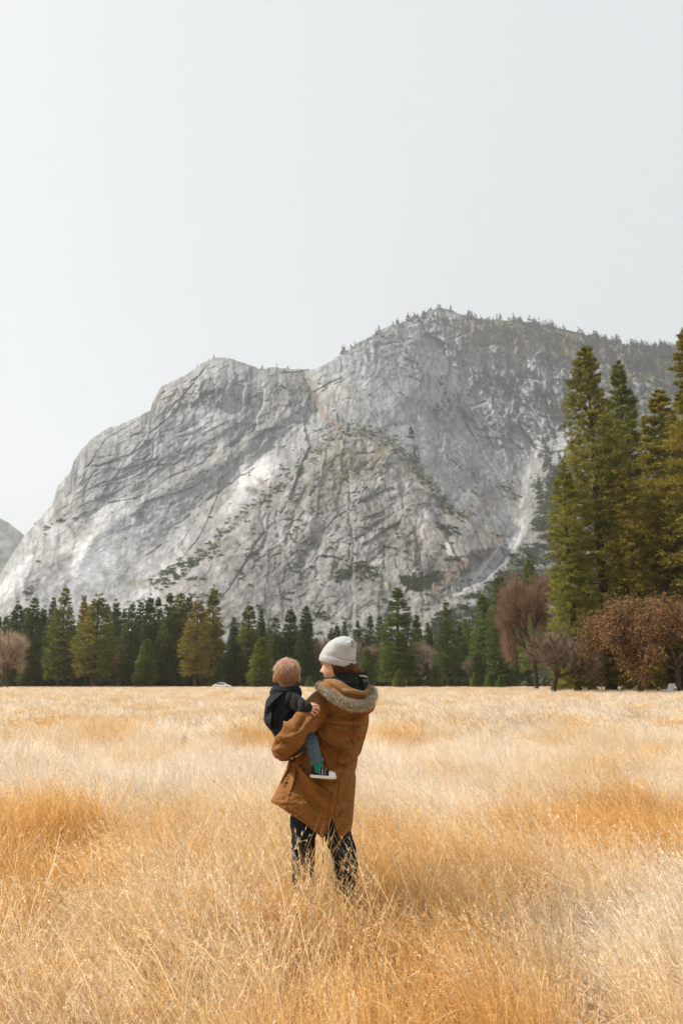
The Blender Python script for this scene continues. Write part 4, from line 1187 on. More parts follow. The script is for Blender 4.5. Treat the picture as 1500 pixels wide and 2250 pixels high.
def hairs(name, pos, nrm, flow, n, length, width, c0, c1, r, rnd=.35, lift=.35, parent=None, mat=None, segs=2, label=None):
    """Short locks growing from a surface, combed along flow."""
    i = r.integers(0, len(pos), n)
    p = pos[i] + r.normal(0, .0015, (n, 3)); nn = nrm[i]; fl = flow[i] if flow.ndim == 2 else np.tile(flow, (n, 1))
    d = fl - nn * (fl * nn).sum(1, keepdims=True); d /= np.linalg.norm(d, axis=1, keepdims=True) + 1e-9
    d = d + nn * lift + r.normal(0, rnd, (n, 3)); d /= np.linalg.norm(d, axis=1, keepdims=True)
    L = length * r.uniform(.55, 1.25, n)
    s = np.cross(d, r.normal(size=(n, 3))); s /= np.linalg.norm(s, axis=1, keepdims=True)
    mid = p + d * (L * .5)[:, None] + r.normal(0, .12, (n, 3)) * L[:, None]
    d2 = d + fl * .5 + np.array([0, 0, -.25]); d2 /= np.linalg.norm(d2, axis=1, keepdims=True)
    tip = mid + d2 * (L * .5)[:, None]
    w_ = (width * r.uniform(.6, 1.3, n))[:, None]
    V = np.stack([p - s * w_, p + s * w_, mid - s * w_ * .7, mid + s * w_ * .7, tip], 1).reshape(-1, 3)
    b0 = (np.arange(n) * 5)[:, None]
    F4 = b0 + np.array([[0, 1, 3, 2]]); F3 = b0 + np.array([[2, 3, 4]])
    f = r.uniform(0, 1, (n, 1, 1)); tt_ = np.array([0, 0, .6, .6, 1.0])[None, :, None]
    g = np.clip(tt_ * .75 + (f - .5) * .6, 0, 1)
    col = (np.array(c0) * (1 - g) + np.array(c1) * g).reshape(-1, 3)
    me = mesh_np(name, V, [F4, F3], mat or HAIR, False, col)
    o = link(name, me, parent)
    if label: o['label'] = label
    return o

def head_shape(w, l, h, child=False, n=64, m=64):
    """Skull with a face along +x; origin under the chin, z up. w width, l front to back, h height."""
    zt = np.linspace(0, 1, m); ph = np.arange(n) * 2 * np.pi / n
    it = lambda a: np.interp(zt, [p[0] for p in a], [p[1] for p in a])
    if child:
        fr = it([(0,.02),(.03,.22),(.08,.36),(.15,.41),(.25,.42),(.36,.43),(.5,.45),(.7,.44),(.85,.34),(.95,.18),(1,.0)])
        bk = it([(0,.02),(.04,.10),(.12,.26),(.22,.38),(.4,.52),(.6,.55),(.78,.49),(.9,.34),(.97,.16),(1,.0)])
        wd = it([(0,.02),(.04,.2),(.12,.36),(.25,.43),(.4,.47),(.6,.5),(.75,.47),(.88,.34),(.96,.17),(1,.0)])
    else:
        fr = it([(0,.02),(.02,.24),(.05,.37),(.10,.405),(.15,.385),(.20,.42),(.26,.43),(.32,.43),(.42,.43),(.50,.42),(.58,.455),(.7,.44),(.82,.36),(.92,.22),(1,0)])
        bk = it([(0,.02),(.04,.04),(.12,.12),(.22,.27),(.34,.42),(.5,.53),(.65,.56),(.8,.49),(.92,.29),(1,0)])
        wd = it([(0,.02),(.03,.16),(.08,.27),(.16,.37),(.28,.44),(.42,.47),(.6,.5),(.76,.46),(.9,.28),(1,0)])
    c, s = np.cos(ph)[None], np.sin(ph)[None]
    e = .88
    x = np.sign(c) * np.abs(c) ** e * np.where(c > 0, fr[:, None], bk[:, None]) * l
    y = np.sign(s) * np.abs(s) ** e * wd[:, None] * w
    z = np.repeat(zt[:, None], n, 1) * h
    V = np.stack([x, y, z], -1)
    front = sstep(.0, .35, c) * np.ones_like(z)
    def bumpf(zc, yc, sz, sy, a, sym=False):
        g = np.exp(-((z / h - zc) / sz) ** 2) * (np.exp(-((y / w - yc) / sy) ** 2) + (np.exp(-((y / w + yc) / sy) ** 2) if sym else 0))
        V[..., 0] += a * l * g * front
    k = .55 if child else 1.0
    bumpf(.37, 0, .050, .075, .115 * k); bumpf(.45, 0, .07, .055, .06 * k); bumpf(.35, .07, .03, .05, .025 * k, True)
    bumpf(.245, 0, .020, .13, .032); bumpf(.205, 0, .018, .11, .030); bumpf(.225, 0, .008, .14, -.022)
    bumpf(.09, 0, .045, .12, .022); bumpf(.50, .19, .045, .10, -.045, True); bumpf(.50, .19, .022, .07, .022, True); bumpf(.58, .18, .025, .15, .015, True)
    bumpf(.32, .26, .09, .13, .02, True)
    V = V.reshape(-1, 3)
    parts = [(V, [grid_faces(m, n, True)])]
    for sd in (-1, 1):                                  # ears
        ec = np.array([-.02 * l, sd * w * .50, h * (.30 if child else .44)])
        rx, ry, rz = l * (.11 if child else .09), w * (.06 if child else .035), h * (.15 if child else .13)
        E, EF = ellipsoid(ec + [0, sd * w * (.04 if child else .0), 0], (rx, ry, rz), 18, 14, Matrix.Rotation(sd * -.45, 3, 'Z'))
        parts.append((E, EF))
    return parts

def place(parts, R, T):
    return [(V @ R.T + T, F) for V, F in parts]
def Rz(a): return np.array(Matrix.Rotation(a, 3, 'Z'))
def Ry(a): return np.array(Matrix.Rotation(a, 3, 'Y'))
def Rx(a): return np.array(Matrix.Rotation(a, 3, 'X'))
def A3(pts): return np.array([at1(*p) for p in pts])
def merge(shapes):
    Vs, Fs, off = [], [], 0
    for V, F in shapes:
        Vs.append(V); Fs += [f + off for f in F]; off += len(V)
    return np.concatenate(Vs), Fs

FOLD = 2.3
# ---------------------------------------------------------------- the woman: one body under her clothes
yaw = math.radians(180 - 22)                             # looks to the side and a little away from us
HR = Rz(yaw) @ Ry(math.radians(12))
hp = head_shape(.150, .195, .225)
nose = np.array([.195 * .545, 0, .225 * .37])
HT_ = np.array(at1(704.5, 1475.5, 4.30)) - HR @ nose
head = place(hp, HR, HT_)
hc = HR @ np.array([-.02, 0, .11]) + HT_
neck = tube([HR @ np.array([-.03, 0, .06]) + HT_, A3([(757, 1505, 4.30)])[0], A3([(752, 1535, 4.30)])[0]], [.052, .055, .075], 20)
arms_L = [(700,1545,4.29,.045),(676,1585,4.14,.042),(632,1630,4.06,.038),(620,1650,4.20,.032),(629,1657,4.33,.026)]
arms_R = [(782,1555,4.31,.045),(779,1605,4.33,.042),(772,1645,4.38,.036),(728,1640,4.54,.032),(668,1622,4.56,.026)]
def tb(a, n=16): return tube(A3([p[:3] for p in a]), [p[3] for p in a], n)
def hand(wrist, fdir, updir, L=.17, side=1, curl=.9, r0=.0085):
    """Palm and five bent fingers. fdir: along the fingers, updir: back of the hand."""
    f = np.array(fdir, float); f /= np.linalg.norm(f); u = np.array(updir, float); u -= f * u.dot(f); u /= np.linalg.norm(u); s = np.cross(f, u) * side
    Wd = L * .42
    sh = [ellipsoid(np.array(wrist) + f * L * .25, (L * .30, Wd * .52, L * .085), 20, 14, np.stack([f, s, u], 1))]
    for i, (o, ln) in enumerate(((-.36, .36), (-.12, .42), (.12, .40), (.35, .31))):
        p = np.array(wrist) + f * L * .44 + s * Wd * o; d = f.copy(); P = [p - f * L * .12, p]
        for k_, seg in enumerate((.42, .33, .25)):
            a = curl * (k_ + .6) * .5
            dd = f * math.cos(a) - u * math.sin(a) + s * o * .25
            p = p + dd * ln * L * seg; P.append(p)
        sh.append(tube(P, [r0 * 1.05, r0 * 1.1, r0, r0 * .92, r0 * .8], 10))
    p0 = np.array(wrist) + f * L * .10 - s * Wd * .42
    sh.append(tube([p0, p0 + (f * .5 - s * .7 - u * .15) * L * .20, p0 + (f * .95 - s * .85 - u * .45) * L * .30, p0 + (f * 1.5 - s * .75 - u * .75) * L * .32], [r0 * 1.3, r0 * 1.25, r0 * 1.05, r0 * .85], 10))
    return sh
shapes = [tube(A3([(748,1535,4.31),(742,1580,4.31),(735,1650,4.31),(715,1700,4.31),(706,1760,4.31)]), [.08,.105,.10,.12,.11], 24), neck]
shapes += [tb(arms_L), tb(arms_R)]
legL = [(672,1745,4.30,.070),(668,1834,4.29,.052),(666,1905,4.30,.046),(665,2000,4.31,.040),(664,2092,4.32,.034)]
legR = [(738,1745,4.30,.072),(743,1834,4.29,.055),(757,1885,4.28,.048),(764,1980,4.30,.040),(769,2092,4.32,.034)]
shapes += [tb(legL), tb(legR)]
wl = A3([(629,1657,4.33)])[0]
handL = hand(A3([(622,1657,4.33)])[0], (.30, -.9, -.12), (-.25, -.1, -1), .165, 1, .5)
shapes += handL
wr = A3([(668,1622,4.56)])[0]
shapes += hand(wr, (-1, -.15, .05), (0, 1, .1), .165, 1, .9)
BV, BF, _ = fuse(shapes, .0045, 2)
PV, PF = merge([(BV, BF)] + head)
body = mesh_np('person', PV, PF, skin, True)
woman = link('person', body, label='woman in a long brown parka and grey beanie seen from behind, carrying a child', category='person')

# face detail: brow, lashes, lips as thin parts
def facept(x, y, z): return HR @ np.array([x, y, z]) + HT_
darkh = cloth_mat('dark_lash', (.03, .015, .01), .6)
lipm = cloth_mat('lip', (.42, .13, .10), .45)
for sd in (1, -1):
    link('eyebrow', mesh_np('eyebrow', *tube([facept(.093, sd * .012, .134), facept(.089, sd * .028, .139), facept(.076, sd * .046, .134)], [.0018, .0026, .0016], 8), darkh), woman)
    link('eyelash', mesh_np('eyelash', *tube([facept(.080, sd * .016, .113), facept(.083, sd * .028, .116), facept(.072, sd * .042, .113)], [.0014, .0022, .0014], 8), darkh), woman)
link('lips', mesh_np('lips', *tube([facept(.078, .020, .0505), facept(.0905, .008, .0515), facept(.0915, 0, .0512), facept(.0905, -.008, .0515), facept(.078, -.020, .0505)], [.002, .0048, .005, .0048, .002], 10), lipm), woman)

# trousers
TL = [(676,1735,4.30,.090),(667,1800,4.30,.070),(667,1834,4.29,.065),(666,1880,4.30,.061),(666,1960,4.31,.056),(665,2060,4.32,.052)]
TR = [(736,1735,4.30,.092),(740,1800,4.30,.078),(742,1834,4.29,.072),(757,1880,4.28,.064),(763,1960,4.30,.058),(769,2060,4.32,.054)]
sv_, sf_, sn_ = fuse([tb(TL, 28), tb(TR, 28), tube(A3([(716,1700,4.30),(708,1745,4.30)]), [.13, .13], 28)], .006, 2)
tpx, tpy = proj(sv_)
wv = .010 * (ridged(tpx / 30, tpy / 12, sv_[:, 1] * 12, 3, 41) - .6) + .004 * fbm(tpx / 10, tpy / 8, 0, 3, 42)
sv_ = sv_ + sn_ * wv[:, None]
link('trousers', mesh_np('trousers', sv_, sf_, TROUS, True, np.ones((len(sv_), 3))), woman)
for a in (legL[-1], legR[-1]):
    f0 = np.array(at1(a[0], a[1], a[2])); f0[2] = 0
    sh = [tube([f0 + [0, 0, .20], f0 + [0, 0, .05]], [.048, .046], 18), ellipsoid(f0 + [0, .075, .042], (.047, .135, .042), 20, 14), ellipsoid(f0 + [0, .10, .03], (.05, .11, .03), 20, 12)]
    v_, f_, n_ = fuse(sh, .006, 2)
    v_[:, 2] = np.maximum(v_[:, 2], .002)
    link('boot', mesh_np('boot', v_, f_, SHOEB, True, np.ones((len(v_), 3))), woman)

# parka: body
xl = [(1505,712),(1515,700),(1524,688),(1532,678),(1545,674),(1560,678),(1580,684),(1600,678),(1620,664),(1640,650),(1655,640),(1666,635),(1674,633),(1690,628),(1710,619),(1740,605),(1762,594),(1850,590)]
xr = [(1505,802),(1520,812),(1535,816),(1552,813),(1575,808),(1600,803),(1620,796),(1632,793),(1655,787),(1672,785),(1682,784),(1696,780),(1710,782),(1740,780),(1765,778),(1790,776),(1812,774),(1830,769),(1850,766)]
hem = [(590,1760),(595,1763),(612,1772),(630,1784),(650,1797),(671,1811),(690,1827),(704,1838),(709,1843),(711,1842),(716,1830),(722,1816),(729,1800.5),(731,1800),(737,1816),(743,1834),(746.5,1844),(749,1843),(757,1836),(764,1830),(770,1826)]
topc = [(690,1520),(712,1512),(740,1508),(770,1508),(800,1512),(816,1520)]
folds = [
 (z1((660,1075),(720,1170),(800,1240),(900,1290),(1050,1350),(1120,1390)), 9, .016, 's'),
 (z1((640,1150),(690,1240),(760,1300)), 7, .010, 's'),
 (z1((720,1230),(820,1330),(940,1400),(1080,1430)), 6, .010, 's'),
 (z1((1140,1390),(1040,1450),(930,1490),(840,1530),(790,1560)), 9, -.009, 'g'),
 (z1((1120,1440),(1000,1490),(900,1520)), 6, .016, 's'),
 (z1((860,1380),(900,1440),(880,1500),(800,1570)), 8, .012, 's'),
 (z1((700,1370),(720,1450),(760,1560)), 7, -.010, 'g'),
 (z1((470,1480),(540,1580),(640,1690),(760,1780),(900,1850)), 12, .014, 's'),
 (z1((430,1490),(480,1620),(560,1790),(680,1960),(800,2060)), 12, -.012, 'g'),
 (z1((520,1600),(640,1800),(760,1930),(850,2050)), 12, .012, 'g'),
 (z1((640,1680),(760,1850),(860,1960)), 9, -.012, 'g'),
 (z1((400,1480),(340,1600),(270,1740)), 7, .008, 's'),
 (z1((420,1480),(390,1620),(330,1800)), 6, -.008, 'g'),
 (z1((455,1480),(440,1640),(400,1800)), 5, .007, 's'),
 (z1((380,1310),(410,1400),(415,1480)), 3, -.012, 'g'),
 (z1((430,1310),(440,1400),(430,1480)), 3, -.012, 'g'),
 (z1((480,1330),(470,1400),(445,1480)), 4, -.008, 'g'),
 (z1((540,1340),(520,1420),(470,1490)), 4, .008, 's'),
 (z1((1100,1560),(1060,1680),(1000,1820),(940,1930)), 10, .012, 's'),
 (z1((1110,1720),(1060,1850),(990,1960)), 9, -.008, 'g'),
 (z1((1090,1860),(1030,1960),(900,2060)), 8, .008, 's'),
 (z1((980,1480),(960,1560),(900,1640)), 8, -.008, 'g'),
 (z1((620,1660),(720,1700),(830,1710),(920,1690)), 6, -.010, 'g'),
 (z1((740,1050),(900,1075),(1060,1110),(1200,1080)), 7, .007, 's'),
 (z1((760,930),(900,970),(1020,960),(1100,990),(1220,970)), 8, -.010, 'g'),
 (z1((800,1130),(900,1170),(1040,1190),(1170,1150)), 8, -.006, 'g'),
 (z1((620,760),(700,720),(760,730)), 5, .008, 's'),
 (z1((640,800),(720,790),(800,830)), 6, .006, 's'),
 (z1((700,850),(780,900),(820,1000)), 7, -.006, 'g'),
 (z1((1200,1080),(1140,1130),(1090,1230),(1110,1330)), 7, .008, 's'),
 (z1((1160,1200),(1080,1260),(960,1270)), 6, -.008, 'g'),
 (z1((600,1170),(660,1290),(700,1420)), 7, -.014, 'g'),
]
hemin = [(x, y - 5.5) for x, y in hem[1:8]]
seams = [(z1((735,1040),(900,1062),(1080,1082),(1215,1062)), .9), (z1((1078,985),(1080,1100),(1070,1280)), .8), (z1((720,1262),(800,1288),(930,1330),(1060,1400),(1120,1440)), 1.0),
         (z1((715,1285),(800,1315),(920,1360),(1040,1425),(1110,1465)), 1.0), (z1((490,1520),(450,1660),(385,1850),(345,2000)), .9), (z1((935,1650),(915,1800),(900,1930),(850,2090)), .9),
         (hemin, .8), (z1((860,2100),(800,2230),(770,2290)), .7), (z1((845,2100),(900,2220),(930,2300)), .7), (z1((740,720),(800,800),(770,900),(700,1000)), .9), (z1((485,1525),(520,1495),(545,1480)), .8),
         (z1((900,1930),(940,1930),(950,2050),(870,2090)), .6)]
V, F, ccol, _ = cloth_grid(xl, xr, topc, hem, [(1500,4.30),(1850,4.30)], [(1505,.06),(1520,.095),(1545,.125),(1600,.14),(1655,.135),(1700,.16),(1760,.18),(1850,.185)], 190, 70, 240,
                           folds, .0072, seams, .8, seed=3, front_bot=[(590,1760),(680,1795),(766,1800)])
parka_body = mesh_np('parka', V, F, CANVAS, True, ccol)
parka = link('parka', parka_body, woman, label='knee-length amber brown canvas parka with a back vent')
solid(parka, .005, -1)

def sleeve_mesh(arm, n=64, fold_amp=.006, seed=0, opts=()):
    P = A3([p[:3] for p in arm]); V, F = tube(P, [p[3] for p in arm], n, cap=True)
    nr = (len(V) - 2) // n
    G = V[:-2].reshape(nr, n, 3); cen = G.mean(1, keepdims=True); d = G - cen; L = np.linalg.norm(d, axis=2, keepdims=True) + 1e-9
    px, py = proj(G)
    a = np.linspace(0, 1, nr)[:, None] + 0 * px; th = np.arange(n)[None] / n * 2 * np.pi
    w_ = fold_amp * (ridged(a * 9 + .5 * np.sin(th), np.cos(th) * .9, np.sin(th) * .9, 3, 50 + seed) - .62) * 1.6 + .5 * fold_amp * fbm(a * 14, np.cos(th) * 1.6, np.sin(th) * 1.6, 3, 60 + seed)
    w_ = w_ + strokes(px, py, opts) * (G[..., 1] < cen[..., 1])
    G = G + d / L * w_[..., None]
    V = np.vstack([G.reshape(-1, 3), V[-2:]])
    return V, F
slL = [(706,1548,4.27,.075),(688,1566,4.19,.075),(668,1590,4.10,.068),(646,1614,4.05,.064),(627,1636,4.05,.062),(621,1646,4.14,.056),(625,1650,4.24,.050),(630,1653,4.31,.044)]
opL = [(z1((420,930),(380,1000),(330,1050)), 6, .010, 's'), (z1((330,1040),(420,1090),(560,1100)), 7, .010, 's'), (z1((560,960),(500,1060),(460,1120)), 6, -.010, 'g'), (z1((240,1190),(330,1200),(440,1160),(540,1100)), 7, .012, 's'),
       (z1((215,1260),(300,1270),(400,1240)), 6, -.010, 'g'), (z1((225,1330),(290,1290),(360,1290)), 6, .009, 's'), (z1((650,980),(600,1040),(540,1090)), 6, .008, 's'), (z1((300,1120),(360,1160),(400,1210)), 5, -.008, 'g')]
V, F = sleeve_mesh(slL, 72, .011, 1, opL)
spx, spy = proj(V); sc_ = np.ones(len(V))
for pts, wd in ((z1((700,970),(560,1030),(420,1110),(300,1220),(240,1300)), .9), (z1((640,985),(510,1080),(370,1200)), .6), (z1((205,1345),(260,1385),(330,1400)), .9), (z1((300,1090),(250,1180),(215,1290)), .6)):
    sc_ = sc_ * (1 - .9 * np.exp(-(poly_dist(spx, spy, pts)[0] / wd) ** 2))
link('sleeve', mesh_np('sleeve', V, F, CANVAS, True, np.repeat(sc_[:, None], 3, 1)), woman)
slR = [(784,1552,4.30,.070),(783,1580,4.31,.068),(778,1612,4.33,.064),(768,1645,4.38,.058),(730,1642,4.53,.052),(690,1628,4.56,.046)]
V, F = sleeve_mesh(slR, 48, .006, 2)
link('sleeve', mesh_np('sleeve', V, F, CANVAS, True, np.ones((len(V), 3))), woman)

# hood lying open on the shoulders, with its fur edge
hoodsh = [ellipsoid(at1(762,1534,4.19), (.138, .105, .062), 40, 26, Ry(math.radians(17))), ellipsoid(at1(800,1553,4.21), (.062, .085, .045), 30, 20, Ry(math.radians(-15))), ellipsoid(at1(724,1518,4.20), (.07, .08, .05), 30, 20, Ry(math.radians(20)))]
hv, hf, hn = fuse(hoodsh, .005, 4)
hpx, hpy = proj(hv)
hv = hv + hn * (.006 * (ridged(hpx / 26 + hpy / 50, hpy / 9, 0, 3, 71) - .6) + strokes(hpx, hpy, [(z1((1020,900),(1130,950),(1240,930)), 5, .008, 's'), (z1((1180,960),(1100,985),(1040,960)), 4, -.008, 'g')]))[:, None]
hood = link('hood', mesh_np('hood', hv, hf, CANVAS, True, np.ones((len(hv), 3))), woman, label='folded-down parka hood')
# inner rim of brown cloth showing between fur and hoodie
rim = [(*p, y) for p, y in zip(z1((775,590),(860,600),(940,640),(1020,695),(1110,728),(1190,738),(1235,700),(1250,640)), (4.22,4.16,4.12,4.10,4.11,4.14,4.20,4.28))]
rv, rf = tube(A3(rim), [.014,.022,.026,.026,.026,.024,.020,.014], 20)
link('hood_lining', mesh_np('hood_lining', rv, rf, LINING, True, np.ones((len(rv), 3))), woman)
rim2 = [(*p, y) for p, y in zip(z1((935,640),(1000,690),(1090,705),(1180,720),(1225,700)), (4.12,4.075,4.07,4.09,4.15))]
rv, rf = tube(A3(rim2), [.006,.013,.014,.013,.008], 14)
link('hood_lining', mesh_np('hood_lining', rv, rf, LINING, True, np.ones((len(rv), 3))), woman)
fp = [(*p, y) for p, y in zip(z1((700,630),(760,672),(850,742),(940,800),(1040,842),(1150,855),(1240,828),(1292,765),(1290,690)), (4.21,4.145,4.095,4.065,4.05,4.06,4.09,4.16,4.25))]
fp += [(800,1512,4.36),(770,1506,4.43),(735,1506,4.42),(706,1508,4.34),(701,1508,4.24)]
fv, ff = tube(A3(fp), [.013,.018,.020,.021,.021,.021,.020,.018,.016,.016,.016,.016,.016,.014], 22)
G = fv[:-2].reshape(-1, 22, 3); cen = G.mean(1, keepdims=True); nrm = (G - cen); nrm /= np.linalg.norm(nrm, axis=2, keepdims=True) + 1e-9
core = link('fur_trim', mesh_np('fur_trim', fv, ff, HAIR, True, np.tile([.20, .15, .085], (len(fv), 1))), woman, label='pale shaggy fake fur edging of the hood')
tang = np.gradient(cen[:, 0], axis=0); tang /= np.linalg.norm(tang, axis=1, keepdims=True) + 1e-9
flow = np.repeat(tang[:, None] * .35, 22, 1) + np.array([.15, -.1, -.55])
r6 = np.random.default_rng(66)
hairs('fur_strands', G.reshape(-1, 3), nrm.reshape(-1, 3), flow.reshape(-1, 3), 12000, .021, .0006, (.17, .125, .06), (.95, .88, .74), r6, .42, .75, core)

# dark hoodie collar inside the parka
crim = [(z[0], z[1]) for z in z1((783,582),(830,545),(920,512),(1000,482),(1045,472),(1100,495),(1138,524),(1165,487),(1205,473),(1240,505),(1257,555))]
cl_ = [(1470,717.5),(1490,717),(1497,716.5),(1510,716),(1525,722)]
cr_ = [(1470,810.5),(1490,811.5),(1500,811),(1512,807),(1525,800)]
V, F, cc, _ = cloth_grid(cl_, cr_, crim, [(700,1522),(820,1522)], [(1470,4.29),(1525,4.28)], [(1470,.105),(1500,.12),(1525,.11)], 110, 50, 50,
    [(z1((830,590),(930,570),(1060,600)), 6, .007, 's'), (z1((1130,530),(1150,600),(1140,680)), 5, -.010, 'g'), (z1((900,620),(1000,650),(1100,690)), 5, .005, 's')], .003, [([(p[0], p[1] + 3) for p in crim], .8)], .8, seed=9, front_top=[(716,1499),(760,1504),(811,1499)])
hoodie = link('hoodie_collar', mesh_np('hoodie_collar', V, F, BLACKC, True, np.clip(cc, .3, 1)), woman, label='black hooded sweatshirt collar with small white print')
solid(hoodie, .008, -1)
pts_in = z1((790,600),(900,560),(1020,520),(1120,560),(1225,540))
iv, if_ = tube(A3([(*p, y) for p, y in zip(pts_in, (4.27, 4.24, 4.235, 4.24, 4.27))]), [.03, .035, .04, .035, .02], 20)
link('hoodie_lining', mesh_np('hoodie_lining', iv, if_, BLACKC, True, np.ones((len(iv), 3))), woman)
# white print on the hoodie: three letters and the lower edge of a larger word
whitep = cloth_mat('white_print', (.8, .8, .78), .6)
def letters(txt, size, loc, rot, parent, nm='lettering', ext=.0004):
    cu = bpy.data.curves.new(nm, 'FONT'); cu.body = txt; cu.size = size; cu.extrude = ext; cu.align_x = 'CENTER'; cu.space_character = 1.35
    o = bpy.data.objects.new(nm, cu); C.objects.link(o)
    me = bpy.data.meshes.new_from_object(o.evaluated_get(bpy.context.evaluated_depsgraph_get()))
    bpy.data.objects.remove(o); me.materials.clear(); me.materials.append(whitep)
    ob = link(nm, me, parent, loc, rot); return ob
def hoodie_Y(px_, py_):
    k = (px_ - 716.5) / (811 - 716.5); c_ = math.acos(1 - 2 * k) / math.pi
    return 4.285 - .118 * math.sin(math.pi * c_) ** .8
for ch, x_, y_ in (('S', 799.5, 1498), ('U', 803.8, 1498), ('R', 807.6, 1497.5)):
    sl = -(hoodie_Y(x_ + 1, y_) - hoodie_Y(x_ - 1, y_)) / (2 / 388.0)
    letters(ch, .017, at1(x_, y_, hoodie_Y(x_, y_) - .010), (math.pi / 2, 0, -math.atan(sl) * .85), hoodie)
for xa, ya, xb, yb in ((1150,522,1166,530),(1166,530,1176,520),(1182,520,1192,534),(1192,534,1204,522),(1210,538,1220,526),(1220,526,1232,542)):
    p, q = z1((xa, ya), (xb, yb)); 
    v_, f_ = tube([at1(p[0], p[1], hoodie_Y(min(p[0], 809), 1488) - .008), at1(q[0], q[1], hoodie_Y(min(q[0], 809), 1488) - .008)], [.0019, .0019], 6)
    link('lettering', mesh_np('lettering', v_, f_, whitep, True, np.ones((len(v_), 3))), hoodie)

# hair under the beanie and the loose knot
hs = [ellipsoid(hc + [.006, -.006, -.020], (.094, .078, .080), 36, 24), ellipsoid(at1(*z1((975,430))[0], 4.22), (.066, .055, .030), 26, 16, Ry(math.radians(14))), ellipsoid(at1(*z1((1075,458))[0], 4.22), (.032, .035, .028), 22, 14), ellipsoid(at1(*z1((1120,468))[0], 4.235), (.018, .02, .020), 18, 12)]
hv2, hf2, hn2 = fuse(hs, .004, 2)
qx, qy = proj(hv2)
# keep the face free: cut everything forward of the temple
fc = (hv2 - hc) @ (HR @ np.array([1, 0, 0]))
keep = (fc < .022 + .25 * (hv2[:, 2] - hc[2]))
hv2 = np.where((fc > .02)[:, None], hv2 - np.outer(np.maximum(fc - .02, 0), HR @ np.array([1, 0, 0])), hv2)
strand = .0022 * np.sin((qy - qx * .35) * 2.2 + 3 * fbm(qx / 8, qy / 8, 0, 2, 31))
hv2 = hv2 + hn2 * strand[:, None]
cutl = 1452 + (qx - 711) * .22 - 7
hf2 = [f[(qy[f] > cutl[f]).any(1)] for f in hf2]
hcol = np.tile([.055, .022, .014], (len(hv2), 1)) + sstep(768, 784, qx)[:, None] * np.array([.14, .05, .02])
hair = link('hair', mesh_np('hair', hv2, hf2, HAIR, True, hcol), woman, label='dark auburn hair tied in a loose low knot')
m_ = (fc < .01) & (qy > cutl)
hairs('hair_strands', hv2[m_ & (qx > 755)], hn2[m_ & (qx > 755)], np.array([.6, -.1, -.45]), 1300, .018, .0006, (.10, .04, .02), (.32, .13, .06), r6, .4, .25, hair)

# beanie
rows = [z1((712,352),(1093,432)), z1((711,340),(1098,415)), z1((718,296),(1108,368)), z1((722,288),(1107,352)), z1((738,250),(1105,318)), z1((762,215),(1106,280)), z1((795,175),(1112,240)), z1((832,142),(1117,200)), z1((872,117),(1112,165)),
        z1((915,100),(1090,133)), z1((955,91),(1060,110)), z1((985,88),(1030,98))]
def ring_loft(rows, Yc, hds, n, ribs=0, amp=0.0, sub=4, disp=None, tilt=0.0):
    R = np.array([[a[0], a[1], b_[0], b_[1]] for a, b_ in rows]); k = len(R)
    u = np.linspace(0, k - 1, (k - 1) * sub + 1); R = np.stack([np.interp(u, np.arange(k), R[:, i]) for i in range(4)], -1)
    hd = np.interp(u, np.arange(k), hds)
    Lp = at(R[:, 0], R[:, 1], Yc); Rp = at(R[:, 2], R[:, 3], Yc)
    c_ = (Lp + Rp) / 2; ax = (Rp - Lp) / 2
    th = np.arange(n) * 2 * np.pi / n
    V = c_[:, None] + np.cos(th)[None, :, None] * ax[:, None] + np.sin(th)[None, :, None] * np.stack([0 * hd, hd, tilt * hd], -1)[:, None]
    out_ = (V - c_[:, None]); out_ /= np.linalg.norm(out_, axis=2, keepdims=True) + 1e-9
    d = amp * np.cos(th * ribs)[None] + 0 * hd[:, None]
    if disp is not None: d = d + disp(*proj(V), V)
    V = V + out_ * d[..., None]
    m = len(u)
    return V.reshape(-1, 3), grid_faces(m, n, True), (m, n)
def bdisp(x, y, V):
    return strokes(x, y, [(z1((1085,150),(1075,200),(1100,240)), 5, -.020, 'g'), (z1((1040,130),(1060,180),(1090,230)), 5, .008, 's'), (z1((860,150),(960,170),(1050,210)), 8, .004, 'g')]) * (V[..., 1] < 4.28) + .003 * fbm(x / 12, y / 9, 0, 3, 33)
V, F, (m, n) = ring_loft(rows[3:], 4.265, [.103, .106, .106, .103, .096, .084, .064, .040, .018], 240, 60, .0014, 5, bdisp, .10)
V = np.vstack([V, V[-n:].mean(0)]); tri = np.stack([(m - 1) * n + np.arange(n), (m - 1) * n + (np.arange(n) + 1) % n, np.full(n, len(V) - 1)], -1)
cc = np.repeat((.5 + .5 * np.cos(np.arange(n) * 2 * np.pi / n * 60))[None], m, 0).reshape(-1); cc = np.append(cc, 1.0)
beanie = link('beanie', mesh_np('beanie', V, [F, tri], KNITG, True, np.repeat((.72 + .28 * cc)[:, None], 3, 1)), woman, label='pale grey ribbed knit beanie with a turned-up cuff')
V, F, (m, n) = ring_loft([z1((716,350),(1090,430)), z1((708,352),(1096,434)), z1((707,335),(1101,412)), z1((711,310),(1107,385)), z1((716,290),(1112,366)), z1((724,288),(1105,358))], 4.265, [.098, .107, .111, .112, .111, .103], 240, 60, .0016, 4, lambda x, y, V: .001 * fbm(x / 6, y / 6, 0, 2, 34), .10)
cc = np.repeat((.5 + .5 * np.cos(np.arange(n) * 2 * np.pi / n * 60))[None], m, 0).reshape(-1)
link('cuff', mesh_np('cuff', V, F, KNITG, True, np.repeat((.70 + .30 * cc)[:, None], 3, 1)), beanie)
# drawstring hanging from the hem
dv, df = tube(A3([(709.5,1838,4.12),(710,1860,4.12),(709,1880,4.12),(710.5,1900,4.12)]), [.0022] * 4, 8)
link('drawstring', mesh_np('drawstring', dv, df, cloth_mat('cord', (.08, .04, .02)), True, np.ones((len(dv), 3))), woman)
